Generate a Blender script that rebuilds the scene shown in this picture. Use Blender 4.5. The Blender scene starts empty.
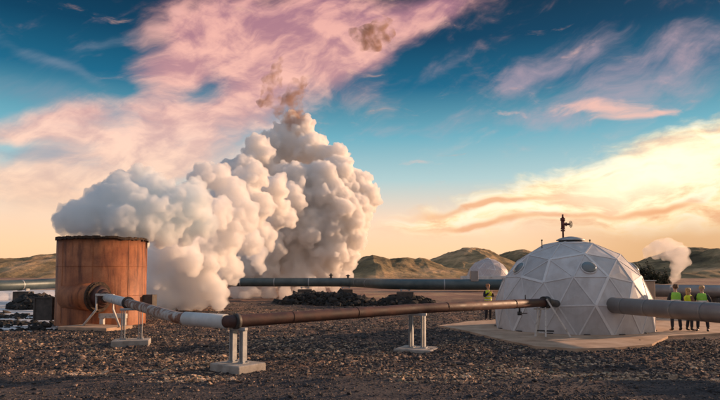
import bpy, bmesh, math, random
import numpy as np
from mathutils import Vector, Matrix, Quaternion
random.seed(7); rng = np.random.default_rng(7)
S = bpy.context.scene; COL = S.collection
PI = math.pi
R = math.radians

# ------------------------------------------------------------------ camera
CAMH = 2.2; F = 600/720; PITCH = R(3.5); SHIFT = 0.0546
cam_d = bpy.data.cameras.new('camera'); cam = bpy.data.objects.new('camera', cam_d); COL.objects.link(cam)
cam.location = (0, 0, CAMH); cam.rotation_euler = (PI/2+PITCH, 0, 0)
cam_d.sensor_width = 36; cam_d.lens = 36*F; cam_d.shift_y = SHIFT; cam_d.clip_end = 8000; cam_d.clip_start = .1
S.camera = cam

def ray(px, py):                       # direction through a point of the 720x400 photograph
    X = (px-360)/600; Y = (200-py+SHIFT*720)/600
    c, s = math.cos(PITCH), math.sin(PITCH)
    return Vector((X, c-Y*s, s+Y*c))
def at(px, py, d):                     # world point at distance d north of the camera
    v = ray(px, py); return Vector((0, 0, CAMH)) + v*(d/v.y)
def gp(px, py, z=0.0):                 # ground point
    v = ray(px, py); t = (z-CAMH)/v.z; return Vector((0, 0, CAMH)) + v*t
def xz(px, d, z): return Vector((at(px, 276, d).x, d, z))
def azel(px, py):
    v = ray(px, py).normalized(); return math.atan2(v.x, v.y), math.asin(v.z)

# ------------------------------------------------------------------ materials
def mat(name, build=None, color=(.5,.5,.5), rough=.7, metal=0.0, spec=.5):
    m = bpy.data.materials.new(name); m.use_nodes = True
    nt = m.node_tree; b = nt.nodes['Principled BSDF']
    b.inputs['Base Color'].default_value = (*color, 1); b.inputs['Roughness'].default_value = rough
    b.inputs['Metallic'].default_value = metal; b.inputs['Specular IOR Level'].default_value = spec
    if build: build(nt, b)
    return m
def N(nt, t, **k):
    n = nt.nodes.new(t)
    for a, v in k.items():
        if a.startswith('i_'): n.inputs[a[2:].replace('_', ' ')].default_value = v
        else: setattr(n, a, v)
    return n
def ramp(nt, fac, stops, interp='LINEAR'):
    r = nt.nodes.new('ShaderNodeValToRGB'); r.color_ramp.interpolation = interp
    e = r.color_ramp.elements
    while len(e) < len(stops): e.new(.5)
    for i, (p, c) in enumerate(stops):
        e[i].position = p; e[i].color = (*c, 1) if len(c) == 3 else c
    nt.links.new(fac, r.inputs[0]); return r
def noise(nt, scale, detail=4, rough=.55, vec=None, dist=0.0, stretch=None, coord='Object'):
    n = N(nt, 'ShaderNodeTexNoise'); n.inputs['Scale'].default_value = scale; n.inputs['Detail'].default_value = detail
    n.inputs['Roughness'].default_value = rough; n.inputs['Distortion'].default_value = dist
    if vec is None:
        tc = N(nt, 'ShaderNodeTexCoord'); vec = tc.outputs[coord]
    if stretch:
        mp = N(nt, 'ShaderNodeMapping'); mp.inputs['Scale'].default_value = stretch; nt.links.new(vec, mp.inputs[0]); vec = mp.outputs[0]
    nt.links.new(vec, n.inputs['Vector']); return n
def mixc(nt, fac, a, b, mode='MIX'):
    m = N(nt, 'ShaderNodeMix', data_type='RGBA', blend_type=mode)
    for sock, v in ((m.inputs[0], fac), (m.inputs[6], a), (m.inputs[7], b)):
        if hasattr(v, 'is_linked'): nt.links.new(v, sock)
        elif isinstance(v, (int, float)): sock.default_value = v
        else: sock.default_value = (*v, 1)
    return m.outputs[2]
def bump(nt, b, h, strength=.4, dist=.02):
    bp = N(nt, 'ShaderNodeBump'); bp.inputs['Strength'].default_value = strength; bp.inputs['Distance'].default_value = dist
    nt.links.new(h, bp.inputs['Height']); nt.links.new(bp.outputs[0], b.inputs['Normal'])
def grained(name, stops, scale=6, rough=.75, metal=0, stretch=None, bscale=40, bs=.3, bd=.01, detail=6, spec=.5, rr=None):
    def f(nt, b):
        n = noise(nt, scale, detail, .62, stretch=stretch)
        nt.links.new(ramp(nt, n.outputs[0], stops).outputs[0], b.inputs['Base Color'])
        if rr:
            nt.links.new(ramp(nt, n.outputs[0], [(.3, (rr[0],)*3), (.7, (rr[1],)*3)]).outputs[0], b.inputs['Roughness'])
        n2 = noise(nt, bscale, 4); bump(nt, b, n2.outputs[0], bs, bd)
    return mat(name, f, rough=rough, metal=metal, spec=spec)

def tank_mat(nt, b):
    n = noise(nt, 1.2, 6, .6); st = noise(nt, 3.0, 5, .6, stretch=(1, 1, .12)); fine = noise(nt, 14, 5, .6)
    base = ramp(nt, n.outputs[0], [(.3, (.25, .082, .032)), (.5, (.40, .145, .055)), (.72, (.52, .21, .09))]).outputs[0]
    streak = ramp(nt, st.outputs[0], [(.38, (.30, .25, .24)), (.47, (.8, .76, .74)), (.58, (1.05, 1.02, 1))]).outputs[0]
    c = mixc(nt, .85, base, streak, 'MULTIPLY')
    c = mixc(nt, .35, c, ramp(nt, fine.outputs[0], [(.3, (.5, .45, .42)), (.7, (1.15, 1.1, 1.1))]).outputs[0], 'MULTIPLY')
    tc = N(nt, 'ShaderNodeTexCoord'); sp = N(nt, 'ShaderNodeSeparateXYZ'); nt.links.new(tc.outputs['Object'], sp.inputs[0])
    ad = N(nt, 'ShaderNodeMath', operation='ADD'); nt.links.new(sp.outputs[2], ad.inputs[0])
    ml = N(nt, 'ShaderNodeMath', operation='MULTIPLY'); ml.inputs[1].default_value = 1.3; nt.links.new(st.outputs[0], ml.inputs[0]); nt.links.new(ml.outputs[0], ad.inputs[1])
    dark = ramp(nt, ad.outputs[0], [(0.0, (0, 0, 0)), (1, (1, 1, 1))]).outputs[0]
    mr = N(nt, 'ShaderNodeMapRange'); mr.inputs[1].default_value = 4.2; mr.inputs[2].default_value = 4.75; nt.links.new(ad.outputs[0], mr.inputs[0])
    c = mixc(nt, mr.outputs[0], c, (.05, .03, .022))
    nt.links.new(c, b.inputs['Base Color']); bump(nt, b, fine.outputs[0], .35, .012)
M = {}
M['tank'] = mat('rusted steel', tank_mat, rough=.62)
M['rim'] = grained('dark corroded rim', [(.35, (.02, .014, .01)), (.6, (.07, .04, .025)), (.75, (.16, .08, .045))], 9, .9, bs=.8)
M['rustpipe'] = grained('brown rusted pipe', [(.3, (.042, .022, .019)), (.5, (.07, .032, .026)), (.72, (.14, .062, .045))], 3, .6, stretch=(1, 1, 1), bs=.3, rr=(.5, .75))
M['flaky'] = grained('flaking white paint over rust', [(.42, (.50, .48, .45)), (.5, (.38, .30, .26)), (.56, (.22, .10, .06))], 3.2, .7, bscale=20, bs=.5)
M['whitepipe'] = grained('weathered white pipe cladding', [(.25, (.22, .2, .18)), (.38, (.5, .53, .54)), (.7, (.66, .68, .68))], 2.2, .5, bs=.2)
M['galv'] = grained('galvanised steel', [(.3, (.30, .32, .33)), (.7, (.50, .52, .52))], 5, .5, metal=.35, bs=.2)
M['cladding'] = grained('dull aluminium cladding', [(.3, (.25, .225, .21)), (.7, (.36, .33, .31))], 1.6, .45, metal=.45, bs=.12, bscale=8)
M['cladgreen'] = grained('grey green pipe cladding', [(.3, (.055, .085, .09)), (.7, (.11, .145, .15))], 1.2, .45, metal=.25, bs=.2, bscale=6)
M['conc'] = grained('stained concrete', [(.3, (.24, .21, .18)), (.55, (.38, .35, .31)), (.8, (.50, .46, .42))], 4, .9, bs=.6, bscale=30)
M['pad'] = grained('dusty concrete pad', [(.3, (.30, .19, .12)), (.55, (.50, .34, .23)), (.8, (.62, .46, .33))], 1.3, .9, bs=.5, bscale=20)
M['paintwhite'] = grained('chipped off white paint', [(.3, (.28, .25, .21)), (.48, (.58, .56, .52)), (.8, (.68, .67, .64))], 8, .55, bs=.3)
M['darksteel'] = grained('dark steel', [(.3, (.03, .03, .032)), (.7, (.09, .085, .08))], 6, .6, metal=.3)
def dome_mat(nt, b):
    n = noise(nt, 1.3, 7, .6); st = noise(nt, 2.5, 6, .6, stretch=(1, 1, .25)); at_ = N(nt, 'ShaderNodeAttribute', attribute_name='panel')
    c = ramp(nt, n.outputs[0], [(.25, (.53, .51, .50)), (.5, (.64, .62, .605)), (.8, (.72, .70, .68))]).outputs[0]
    c = mixc(nt, .5, c, ramp(nt, st.outputs[0], [(.35, (.72, .68, .64)), (.58, (1, 1, 1))]).outputs[0], 'MULTIPLY')
    c = mixc(nt, 1.0, c, at_.outputs['Color'], 'MULTIPLY')
    nt.links.new(c, b.inputs['Base Color']); bump(nt, b, noise(nt, 2.2, 3).outputs[0], .15, .05)
M['domep'] = mat('dome panels', dome_mat, rough=.55, spec=.35)
M['seam'] = grained('dome battens', [(.3, (.68, .66, .64)), (.7, (.80, .78, .76))], 5, .55, bs=.1)
M['batten'] = grained('grey dome battens', [(.3, (.56, .54, .53)), (.7, (.68, .66, .64))], 5, .6, bs=.1)
M['fardome'] = grained('far dome skin', [(.3, (.42, .36, .35)), (.7, (.56, .5, .49))], .8, .5)
M['porthole'] = mat('smoked acrylic', color=(.17, .19, .19), rough=.12, spec=.8)
M['redpaint'] = grained('red valve paint', [(.3, (.10, .03, .025)), (.7, (.22, .06, .045))], 8, .5)
M['box'] = grained('dark weathered box', [(.3, (.05, .045, .04)), (.7, (.12, .10, .085))], 4, .8)
M['beige'] = grained('beige sheet', [(.3, (.25, .19, .15)), (.7, (.36, .28, .22))], 2, .7)
M['lime'] = grained('hi vis fabric', [(.3, (.26, .58, .06)), (.7, (.34, .70, .09))], 10, .8)
M['yellow'] = grained('hi vis yellow fabric', [(.3, (.62, .72, .03)), (.7, (.75, .85, .05))], 10, .8)
M['reflective'] = mat('reflective tape', color=(.7, .7, .68), rough=.35, metal=.3)
M['jacket'] = grained('dark jacket', [(.3, (.018, .02, .026)), (.7, (.04, .042, .05))], 12, .9)
M['jacketbrown'] = grained('brown jacket', [(.3, (.16, .08, .045)), (.7, (.28, .15, .08))], 12, .9)
M['jeans'] = grained('dark trousers', [(.3, (.012, .014, .02)), (.7, (.03, .032, .042))], 14, .9)
M['boots'] = mat('black boots', color=(.015, .013, .012), rough=.5)
M['skin'] = mat('skin', color=(.55, .33, .24), rough=.5)
M['blond'] = grained('blond hair', [(.3, (.40, .22, .09)), (.7, (.62, .40, .18))], 30, .6)
M['brownhair'] = grained('brown hair', [(.3, (.06, .03, .018)), (.7, (.14, .07, .035))], 30, .6)
M['redhair'] = grained('auburn hair', [(.3, (.26, .10, .04)), (.7, (.42, .18, .07))], 30, .6)

def rock_mat(stops):
    def f(nt, b):
        oi = N(nt, 'ShaderNodeNewGeometry')
        rp = ramp(nt, oi.outputs['Random Per Island'], stops, 'LINEAR')
        n = noise(nt, 25, 4)
        c = mixc(nt, .6, rp.outputs[0], ramp(nt, n.outputs[0], [(.3, (.5, .5, .5)), (.7, (1.3, 1.3, 1.3))]).outputs[0], 'MULTIPLY')
        nt.links.new(c, b.inputs['Base Color']); bump(nt, b, n.outputs[0], .5, .01)
    return f
M['rock'] = mat('lava gravel', rock_mat([(0, (.025, .027, .031)), (.45, (.055, .049, .049)), (.70, (.095, .075, .067)), (.88, (.18, .125, .10)), (1, (.40, .27, .19))]), rough=.9)
M['darkrock'] = mat('black lava rock', rock_mat([(0, (.012, .013, .013)), (.6, (.03, .03, .028)), (1, (.07, .055, .045))]), rough=.95)
M['moss'] = mat('dry moss', rock_mat([(0, (.15, .10, .07)), (.4, (.42, .28, .18)), (.85, (.66, .46, .31)), (1, (.10, .13, .09))]), rough=1)

def ground_mat(nt, b):
    tc = N(nt, 'ShaderNodeTexCoord'); o = tc.outputs['Object']
    big = noise(nt, .22, 5, .6, o); patch = noise(nt, .45, 5, .6, o); mid = noise(nt, 2.3, 8, .68, o); fine = noise(nt, 19, 6, .7, o)
    vor = N(nt, 'ShaderNodeTexVoronoi'); vor.inputs['Scale'].default_value = 14; nt.links.new(o, vor.inputs['Vector'])
    c1 = ramp(nt, mid.outputs[0], [(.30, (.032, .033, .036)), (.45, (.065, .057, .056)), (.56, (.12, .088, .075)), (.66, (.34, .21, .14)), (.8, (.48, .31, .21))]).outputs[0]
    c2 = ramp(nt, fine.outputs[0], [(.3, (.35, .33, .34)), (.52, (1, 1, 1)), (.75, (2.1, 1.9, 1.7))]).outputs[0]
    c = mixc(nt, .8, c1, c2, 'MULTIPLY')
    c = mixc(nt, .8, c, ramp(nt, patch.outputs[0], [(.40, (.40, .46, .48)), (.50, (1, 1, 1)), (.60, (2.0, 1.6, 1.3))]).outputs[0], 'MULTIPLY')
    # smoother dark track nearest the camera
    sp = N(nt, 'ShaderNodeSeparateXYZ'); nt.links.new(o, sp.inputs[0])
    ad = N(nt, 'ShaderNodeMath', operation='MULTIPLY_ADD'); ad.inputs[1].default_value = 4.0; nt.links.new(big.outputs[0], ad.inputs[0]); nt.links.new(sp.outputs[1], ad.inputs[2])
    tr = N(nt, 'ShaderNodeMapRange', interpolation_type='SMOOTHSTEP'); tr.inputs[1].default_value = 16.2; tr.inputs[2].default_value = 14.2; nt.links.new(ad.outputs[0], tr.inputs[0])
    rut = noise(nt, 3.0, 5, .6, o, stretch=(.12, 1.6, 1))
    tcol = ramp(nt, rut.outputs[0], [(.3, (.055, .053, .058)), (.55, (.095, .084, .085)), (.75, (.19, .15, .13))]).outputs[0]
    tcol = mixc(nt, .8, tcol, c2, 'MULTIPLY')
    trm = N(nt, 'ShaderNodeMath', operation='MULTIPLY'); trm.inputs[1].default_value = .8; nt.links.new(tr.outputs[0], trm.inputs[0])
    c = mixc(nt, trm.outputs[0], c, tcol)
    # distance: tan and mossy plain
    far = N(nt, 'ShaderNodeMapRange', interpolation_type='SMOOTHSTEP'); far.inputs[1].default_value = 38; far.inputs[2].default_value = 75; nt.links.new(ad.outputs[0], far.inputs[0])
    fcol = ramp(nt, noise(nt, .12, 7, .65, o).outputs[0], [(.32, (.13, .08, .065)), (.48, (.28, .16, .115)), (.6, (.42, .29, .18)), (.72, (.22, .19, .10))]).outputs[0]
    c = mixc(nt, far.outputs[0], c, fcol)
    nt.links.new(c, b.inputs['Base Color'])
    am = N(nt, 'ShaderNodeMath', operation='MULTIPLY_ADD'); am.inputs[1].default_value = -.6; nt.links.new(vor.outputs[0], am.inputs[0]); nt.links.new(fine.outputs[0], am.inputs[2])
    bump(nt, b, am.outputs[0], .9, .05)
M['ground'] = mat('lava gravel ground', ground_mat, rough=.95, spec=.3)

def hill_mat(nt, b):
    g = N(nt, 'ShaderNodeTexCoord'); o = g.outputs['Object']
    n = noise(nt, .028, 9, .64, o, stretch=(1, 1, 2.2)); n2 = noise(nt, .11, 8, .7, o)
    c = ramp(nt, n.outputs[0], [(.33, (.11, .085, .05)), (.44, (.24, .18, .095)), (.52, (.42, .29, .15)), (.61, (.62, .40, .22)), (.72, (.22, .165, .09))]).outputs[0]
    c = mixc(nt, .7, c, ramp(nt, n2.outputs[0], [(.36, (.3, .3, .3)), (.5, (.9, .9, .9)), (.68, (1.4, 1.35, 1.3))]).outputs[0], 'MULTIPLY')
    nt.links.new(c, b.inputs['Base Color']); bump(nt, b, n2.outputs[0], 1, 2.0)
M['hill'] = mat('mossy hillside', hill_mat, rough=1, spec=.2)
def pond_mat(nt, b):
    n = noise(nt, .55, 8, .66, stretch=(.5, 2.2, 1)); n2 = noise(nt, 2.2, 4, .6, stretch=(.6, 3, 1))
    nt.links.new(ramp(nt, n.outputs[0], [(.40, (.10, .12, .13)), (.46, (.55, .57, .59)), (.60, (.85, .84, .82))]).outputs[0], b.inputs['Base Color'])
    bump(nt, b, n2.outputs[0], .25, .05)
M['pond'] = mat('milky geothermal water', pond_mat, rough=.5)

def vol_mat(name, color, density, aniso=0.0, noisy=None):
    m = bpy.data.materials.new(name); m.use_nodes = True; nt = m.node_tree; nt.nodes.clear()
    out = N(nt, 'ShaderNodeOutputMaterial'); v = N(nt, 'ShaderNodeVolumePrincipled')
    v.inputs['Color'].default_value = (*color, 1); v.inputs['Density'].default_value = density; v.inputs['Anisotropy'].default_value = aniso
    nt.links.new(v.outputs[0], out.inputs['Volume'])
    if noisy:
        sc, lo, hi = noisy
        n = noise(nt, sc, 4, .6, dist=.6)
        mr = N(nt, 'ShaderNodeMapRange', interpolation_type='SMOOTHSTEP'); mr.inputs[1].default_value = lo; mr.inputs[2].default_value = hi; mr.inputs[4].default_value = density
        nt.links.new(n.outputs[0], mr.inputs[0]); nt.links.new(mr.outputs[0], v.inputs['Density'])
    return m

# ------------------------------------------------------------------ mesh helpers
def mesh_np(name, V, Fc, mt, smooth=False):
    V = np.asarray(V, np.float32); Fc = np.asarray(Fc, np.int32); k = Fc.shape[1]
    me = bpy.data.meshes.new(name); me.vertices.add(len(V)); me.vertices.foreach_set('co', V.ravel())
    me.loops.add(Fc.size); me.loops.foreach_set('vertex_index', Fc.ravel())
    me.polygons.add(len(Fc)); me.polygons.foreach_set('loop_start', np.arange(0, Fc.size, k, dtype=np.int32))
    me.polygons.foreach_set('use_smooth', np.full(len(Fc), smooth))
    me.update(calc_edges=True); me.validate(); me.materials.append(mt)
    o = bpy.data.objects.new(name, me); COL.objects.link(o); return o
def tag(o, label=None, cat=None, group=None, kind=None):
    if label: o['label'] = label
    if cat: o['category'] = cat
    if group: o['group'] = group
    if kind: o['kind'] = kind
    return o
def thing(name, label, cat, loc=(0, 0, 0), rz=0, group=None):
    o = bpy.data.objects.new(name, None); COL.objects.link(o); o.location = loc; o.rotation_euler = (0, 0, rz)
    o.empty_display_size = .3
    return tag(o, label, cat, group)
class MB:
    def __init__(s): s.bm = bmesh.new(); s.mi = 0
    def _n(s, vs):
        for f in {f for v in vs for f in v.link_faces}: f.material_index = s.mi
        return vs
    def box(s, c, size, rot=None, bev=0):
        r = bmesh.ops.create_cube(s.bm, size=1); vs = r['verts']
        mtx = Matrix.Translation(Vector(c)) @ (rot.to_4x4() if rot else Matrix.Identity(4)) @ Matrix.Diagonal((*size, 1))
        bmesh.ops.transform(s.bm, matrix=mtx, verts=vs)
        s._n(vs)
        if bev:
            es = list({e for v in vs for e in v.link_edges})
            bmesh.ops.bevel(s.bm, geom=es, offset=bev, segments=2, affect='EDGES', profile=.5)
        return s
    def bar(s, a, b, w, h=None):
        a = Vector(a); b = Vector(b); d = b-a; q = d.to_track_quat('Z', 'Y')
        return s.box((a+b)/2, (w, h or w, d.length), q.to_matrix(), min(w, h or w)*.12)
    def cyl(s, a, b, r1, r2=None, seg=24, smooth=True, caps=True):
        a = Vector(a); b = Vector(b); d = b-a; q = d.to_track_quat('Z', 'Y')
        r = bmesh.ops.create_cone(s.bm, cap_ends=caps, segments=seg, radius1=r1, radius2=r1 if r2 is None else r2, depth=d.length)
        bmesh.ops.transform(s.bm, matrix=Matrix.Translation((a+b)/2) @ q.to_matrix().to_4x4(), verts=r['verts'])
        s._n(r['verts'])
        for f in {f for v in r['verts'] for f in v.link_faces}: f.smooth = smooth and len(f.verts) == 4
        return s
    def tube(s, pts, r, seg=24, caps=True):
        pts = [Vector(p) for p in pts]; rings = []; up = Vector((0, 0, 1))
        for i, p in enumerate(pts):
            t = (pts[min(i+1, len(pts)-1)]-pts[max(i-1, 0)]).normalized()
            x = t.cross(up).normalized() if abs(t.z) < .98 else Vector((1, 0, 0)); y = x.cross(t)
            rr = r[i] if isinstance(r, (list, tuple)) else r
            rings.append([s.bm.verts.new(p+x*rr*math.cos(a)+y*rr*math.sin(a)) for a in [2*PI*k/seg for k in range(seg)]])
        for A, B in zip(rings, rings[1:]):
            for k in range(seg):
                f = s.bm.faces.new((A[k], A[(k+1) % seg], B[(k+1) % seg], B[k])); f.smooth = True; f.material_index = s.mi
        if caps:
            for rg in (rings[0][::-1], rings[-1]):
                f = s.bm.faces.new(rg); f.material_index = s.mi
        return s
    def sphere(s, c, r, sc=(1, 1, 1), sub=2):
        q = bmesh.ops.create_icosphere(s.bm, subdivisions=sub, radius=r)
        bmesh.ops.transform(s.bm, matrix=Matrix.Translation(Vector(c)) @ Matrix.Diagonal((*sc, 1)), verts=q['verts']); s._n(q['verts'])
        for f in {f for v in q['verts'] for f in v.link_faces}: f.smooth = True
        return s
    def torus(s, c, axis, R1, r, seg=24, ms=8):
        c = Vector(c); q = Vector(axis).to_track_quat('Z', 'Y'); rings = []
        for i in range(seg):
            a = 2*PI*i/seg; d = Vector((math.cos(a), math.sin(a), 0))
            rings.append([s.bm.verts.new(c+q @ (d*(R1+r*math.cos(t))+Vector((0, 0, r*math.sin(t))))) for t in [2*PI*k/ms for k in range(ms)]])
        for i in range(seg):
            A, B = rings[i], rings[(i+1) % seg]
            for k in range(ms):
                f = s.bm.faces.new((A[k], B[k], B[(k+1) % ms], A[(k+1) % ms])); f.smooth = True; f.material_index = s.mi
        return s
    def build(s, name, mats, parent=None, world=False):
        bmesh.ops.recalc_face_normals(s.bm, faces=s.bm.faces)
        me = bpy.data.meshes.new(name); s.bm.to_mesh(me); s.bm.free()
        for m in (mats if isinstance(mats, (list, tuple)) else [mats]): me.materials.append(m)
        o = bpy.data.objects.new(name, me); COL.objects.link(o)
        if parent:
            o.parent = parent
            if world: o.matrix_parent_inverse = Matrix.LocRotScale(parent.location, parent.rotation_euler, None).inverted()
        return o

# value noise for numpy
_perm = rng.permutation(4096); _val = rng.random(4096)
def vn(x, y):
    xi = np.floor(x).astype(int); yi = np.floor(y).astype(int); fx = x-xi; fy = y-yi
    fx = fx*fx*(3-2*fx); fy = fy*fy*(3-2*fy)
    h = lambda a, b: _val[_perm[(a+_perm[b & 4095]) & 4095]]
    return (h(xi, yi)*(1-fx)+h(xi+1, yi)*fx)*(1-fy)+(h(xi, yi+1)*(1-fx)+h(xi+1, yi+1)*fx)*fy
def fbm(x, y, o=4, g=.5):
    s = 0; a = 1; t = 0
    for i in range(o): s = s+a*(vn(x*2**i+17*i, y*2**i+5*i)-.5); t += a; a *= g
    return s/t*2
def sst(x, a, b):
    t = np.clip((x-a)/(b-a), 0, 1); return t*t*(3-2*t)

# ------------------------------------------------------------------ ground
DOME = Vector((8.71, 24.8, 0)); TANK = Vector((-12.0, 28.0, 0))
def hgt(x, y):
    x = np.asarray(x, float); y = np.asarray(y, float)
    near = 1-sst(np.abs(y-30), 40, 80)
    z = .10*fbm(x*.35, y*.35, 3)*near + .05*fbm(x*1.9, y*1.9, 3)*near*sst(y+2*fbm(x*.3, y*.3, 2), 12.5, 16)
    z = z+.018*fbm(x*.5, y*3.2, 3)*(1-sst(y, 13, 17))
    yt = y-.07*x-.25*fbm(x*.12, x*.0, 2)
    for y0 in (10.9, 12.5): z = z-.035*np.exp(-((yt-y0)/.16)**2)+.02*np.exp(-((np.abs(yt-y0)-.32)/.1)**2)
    # pads stay flat
    for (cx, cy, r) in ((DOME.x, DOME.y, 6.2), (DOME.x+6.5, DOME.y-1, 4.5), (TANK.x, TANK.y, 3.2)):
        z = z*sst(np.hypot(x-cx, y-cy), r, r+2)
    # pond basin on the left
    pm = sst(-x-.16*y, 7.6, 9.0)*sst(y, 23.5, 26.5)*(1-sst(y, 95, 110))
    z = z-pm*(.20+.45*sst(y, 34, 40)) 
    # far rise
    z = z+sst(y, 80, 160)*1.2+.5*fbm(x*.03, y*.03, 4)*sst(y, 60, 120)
    # low rubble bank beside the pond
    z = z+1.25*np.exp(-(((x+22)/3.4)**2+((y-44)/2.6)**2))*(1+.4*fbm(x*.9, y*.9, 3))
    # reddish berm far right
    z = z+.9*sst(x, 14, 20)*np.exp(-((y-62)/6)**2)*(1+.3*fbm(x*.3, y*.3, 3))
    return z
def axis_pts(lo, hi, step, far, g=1.09):
    a = list(np.arange(lo, hi, step)); s = step; v = hi
    while v < far: a.append(v); s *= g; v += s
    s = step; v = lo-step; b = []
    while v > -far: b.append(v); s *= g; v -= s
    return np.array(b[::-1]+a)
xs = axis_pts(-17, 17, .11, 3500); ys = axis_pts(9, 36, .11, 3500)
ys = ys[ys > -400]
X, Y = np.meshgrid(xs, ys); Z = hgt(X, Y)
nx, ny = len(xs), len(ys); idx = np.arange(nx*ny).reshape(ny, nx)
Fg = np.stack([idx[:-1, :-1], idx[:-1, 1:], idx[1:, 1:], idx[1:, :-1]], -1).reshape(-1, 4)
ground = mesh_np('ground', np.stack([X, Y, Z], -1).reshape(-1, 3), Fg, M['ground'], True)
tag(ground, 'dark brown lava gravel ground', kind='structure')
# pond
pv = [(-70, 25, -.13), (-12.0, 25, -.13), (-12.0, 38, -.13), (-13, 60, -.13), (-6, 78, -.13), (-6, 105, -.13), (-110, 105, -.13)]
b = MB(); b.bm.faces.new([b.bm.verts.new(p) for p in pv]); pond = b.build('pond', M['pond'])
tag(pond, 'milky pale pond beside the rusty tank', kind='structure')

# scattered stones
ICO_V = []
def ico():
    bm = bmesh.new(); bmesh.ops.create_icosphere(bm, subdivisions=1, radius=1)
    v = np.array([x.co[:] for x in bm.verts]); f = np.array([[q.index for q in p.verts] for p in bm.faces]); bm.free(); return v, f
IV, IF = ico()
def scatter(name, P, size, mt, flat=.6, jitter=.35, zoff=.15, smooth=False):
    n = len(P); a = rng.random(n)*2*PI; ca, sa = np.cos(a), np.sin(a)
    v = IV[None]*(1+jitter*(rng.random((n, 12, 1))-.5)*2)+jitter*.7*(rng.random((n, 12, 3))-.5)
    sc = size[:, None]*np.stack([rng.uniform(.7, 1.35, n), rng.uniform(.6, 1.0, n), flat*rng.uniform(.6, 1.2, n)], -1)
    v = v*sc[:, None, :]
    tx = rng.uniform(-.5, .5, n)[:, None]
    y2 = v[..., 1]*np.cos(tx)-v[..., 2]*np.sin(tx); z2 = v[..., 1]*np.sin(tx)+v[..., 2]*np.cos(tx)
    x3 = v[..., 0]*ca[:, None]-y2*sa[:, None]; y3 = v[..., 0]*sa[:, None]+y2*ca[:, None]
    v = np.stack([x3, y3, z2+(size*zoff)[:, None]], -1)+P[:, None, :]
    f = IF[None]+12*np.arange(n)[:, None, None]
    return mesh_np(name, v.reshape(-1, 3), f.reshape(-1, 3), mt, smooth)
def field(n, ymin, ymax, bias=1.0):
    u = rng.random(n)**bias; y = 1/(1/ymin+(1/ymax-1/ymin)*u)
    x = rng.uniform(-.68, .68, n)*(y+2)
    return x, y
def keep(x, y):
    k = (np.hypot(x-DOME.x, y-DOME.y) > 4.6) & (np.hypot(x-TANK.x, y-TANK.y) > 2.0)
    k &= ~((x > DOME.x) & (np.abs(y-(DOME.y-.5)) < 3.2))
    k &= ~((x < -9-.16*y+.5) & (y > 25) & (fbm(x*.7, y*.7, 2) < .35))
    return k
x, y = field(140000, 9.5, 48); dens = fbm(x*.5, y*.5, 3)
k = keep(x, y) & (rng.random(len(x)) < .6+.9*dens+.25*sst(y, 13, 17)) ; x, y = x[k], y[k]
trk = 1-sst(y+1.5*fbm(x*.3, y*.3, 2), 13, 16)
sz = np.exp(rng.normal(-3.8, .55, len(x)))*(1-.45*trk); sz = np.clip(sz, .01, .075)
o = scatter('lava_gravel', np.stack([x, y, hgt(x, y)], -1), sz, M['rock'], flat=.75, jitter=.5); tag(o, 'loose dark lava stones over the foreground ground', 'gravel', kind='stuff')
x, y = field(60000, 12.5, 48); d2 = fbm(x*.55+40, y*1.0, 3)
k = keep(x, y) & (rng.random(len(x)) < .32+1.7*d2+.15*sst(y, 14, 19)); x, y = x[k], y[k]
sz = np.clip(np.exp(rng.normal(-3.7, .4, len(x))), .012, .065)
o = scatter('dry_moss', np.stack([x, y, hgt(x, y)], -1), sz*1.1, M['moss'], flat=.5, jitter=.8, zoff=.1); tag(o, 'tan tufts of dry moss between the lava stones', 'moss', kind='stuff')

x = rng.uniform(-26, -11, 5000); y = rng.uniform(23.5, 38, 5000); k = (fbm(x*.35+9, y*1.5, 3) > .12) & (x < -.16*y-7) & (np.hypot(x-TANK.x, y-TANK.y) > 2.2); x, y = x[k], y[k]
o = scatter('shore_rocks', np.stack([x, y, np.full(len(x), -.12)], -1), np.clip(np.exp(rng.normal(-2.4, .5, len(x))), .04, .3), M['darkrock'], flat=.5); tag(o, 'black lava stones lying in the shallow pale pond', 'stones', kind='stuff')
def mound(px0, px1, base_d, h, name, label, n=900):
    a = xz(px0, base_d, 0); c = xz(px1, base_d, 0); cx = (a.x+c.x)/2; rx = abs(c.x-a.x)/2; ry = rx*.35+.8
    ts = np.linspace(0, 1, 22); rr, tt = np.meshgrid(ts, np.linspace(0, 2*PI, 65)[:-1])
    X = rr*np.cos(tt)*rx; Y = rr*np.sin(tt)*ry
    Zz = h*(1-rr**2.2)*(1+.5*fbm((X+cx)*.8, (Y+base_d)*.8, 3))-.08*rr
    V = np.stack([X, Y, Zz], -1).reshape(-1, 3); id2 = np.arange(64*22).reshape(64, 22)
    Fm = np.stack([id2[:, :-1], id2[:, 1:], np.roll(id2, -1, 0)[:, 1:], np.roll(id2, -1, 0)[:, :-1]], -1).reshape(-1, 4)
    m = mesh_np(name, V, Fm, M['darkrock'], False); m.location = (cx, base_d, 0)
    q = np.sqrt(rng.random(n))*1.05; t = rng.random(n)*2*PI; x = q*np.cos(t)*rx; y = q*np.sin(t)*ry
    z = h*(1-np.minimum(q, 1)**2.2)*(1+.5*fbm((x+cx)*.8, (y+base_d)*.8, 3))
    s = scatter('boulder', np.stack([x, y, z], -1), np.clip(np.exp(rng.normal(-1.85, .4, n)), .07, .45), M['darkrock'], flat=.85)
    s.parent = m; s['kind'] = 'stuff'
    tag(m, label, 'rock mound', 'dark rubble mounds under the distant pipeline'); return m
mound(274, 378, 47, .75, 'rubble_mound', 'wide black lava rubble mound under the pipeline, nearer the steam')
mound(376, 434, 46, .55, 'rubble_mound', 'smaller black lava rubble mound under the pipeline, between the wide mound and the dome')
mound(12, 62, 43, .8, 'rubble_mound', 'black lava rubble heap by the pond at the left edge, behind the tank')

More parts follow.
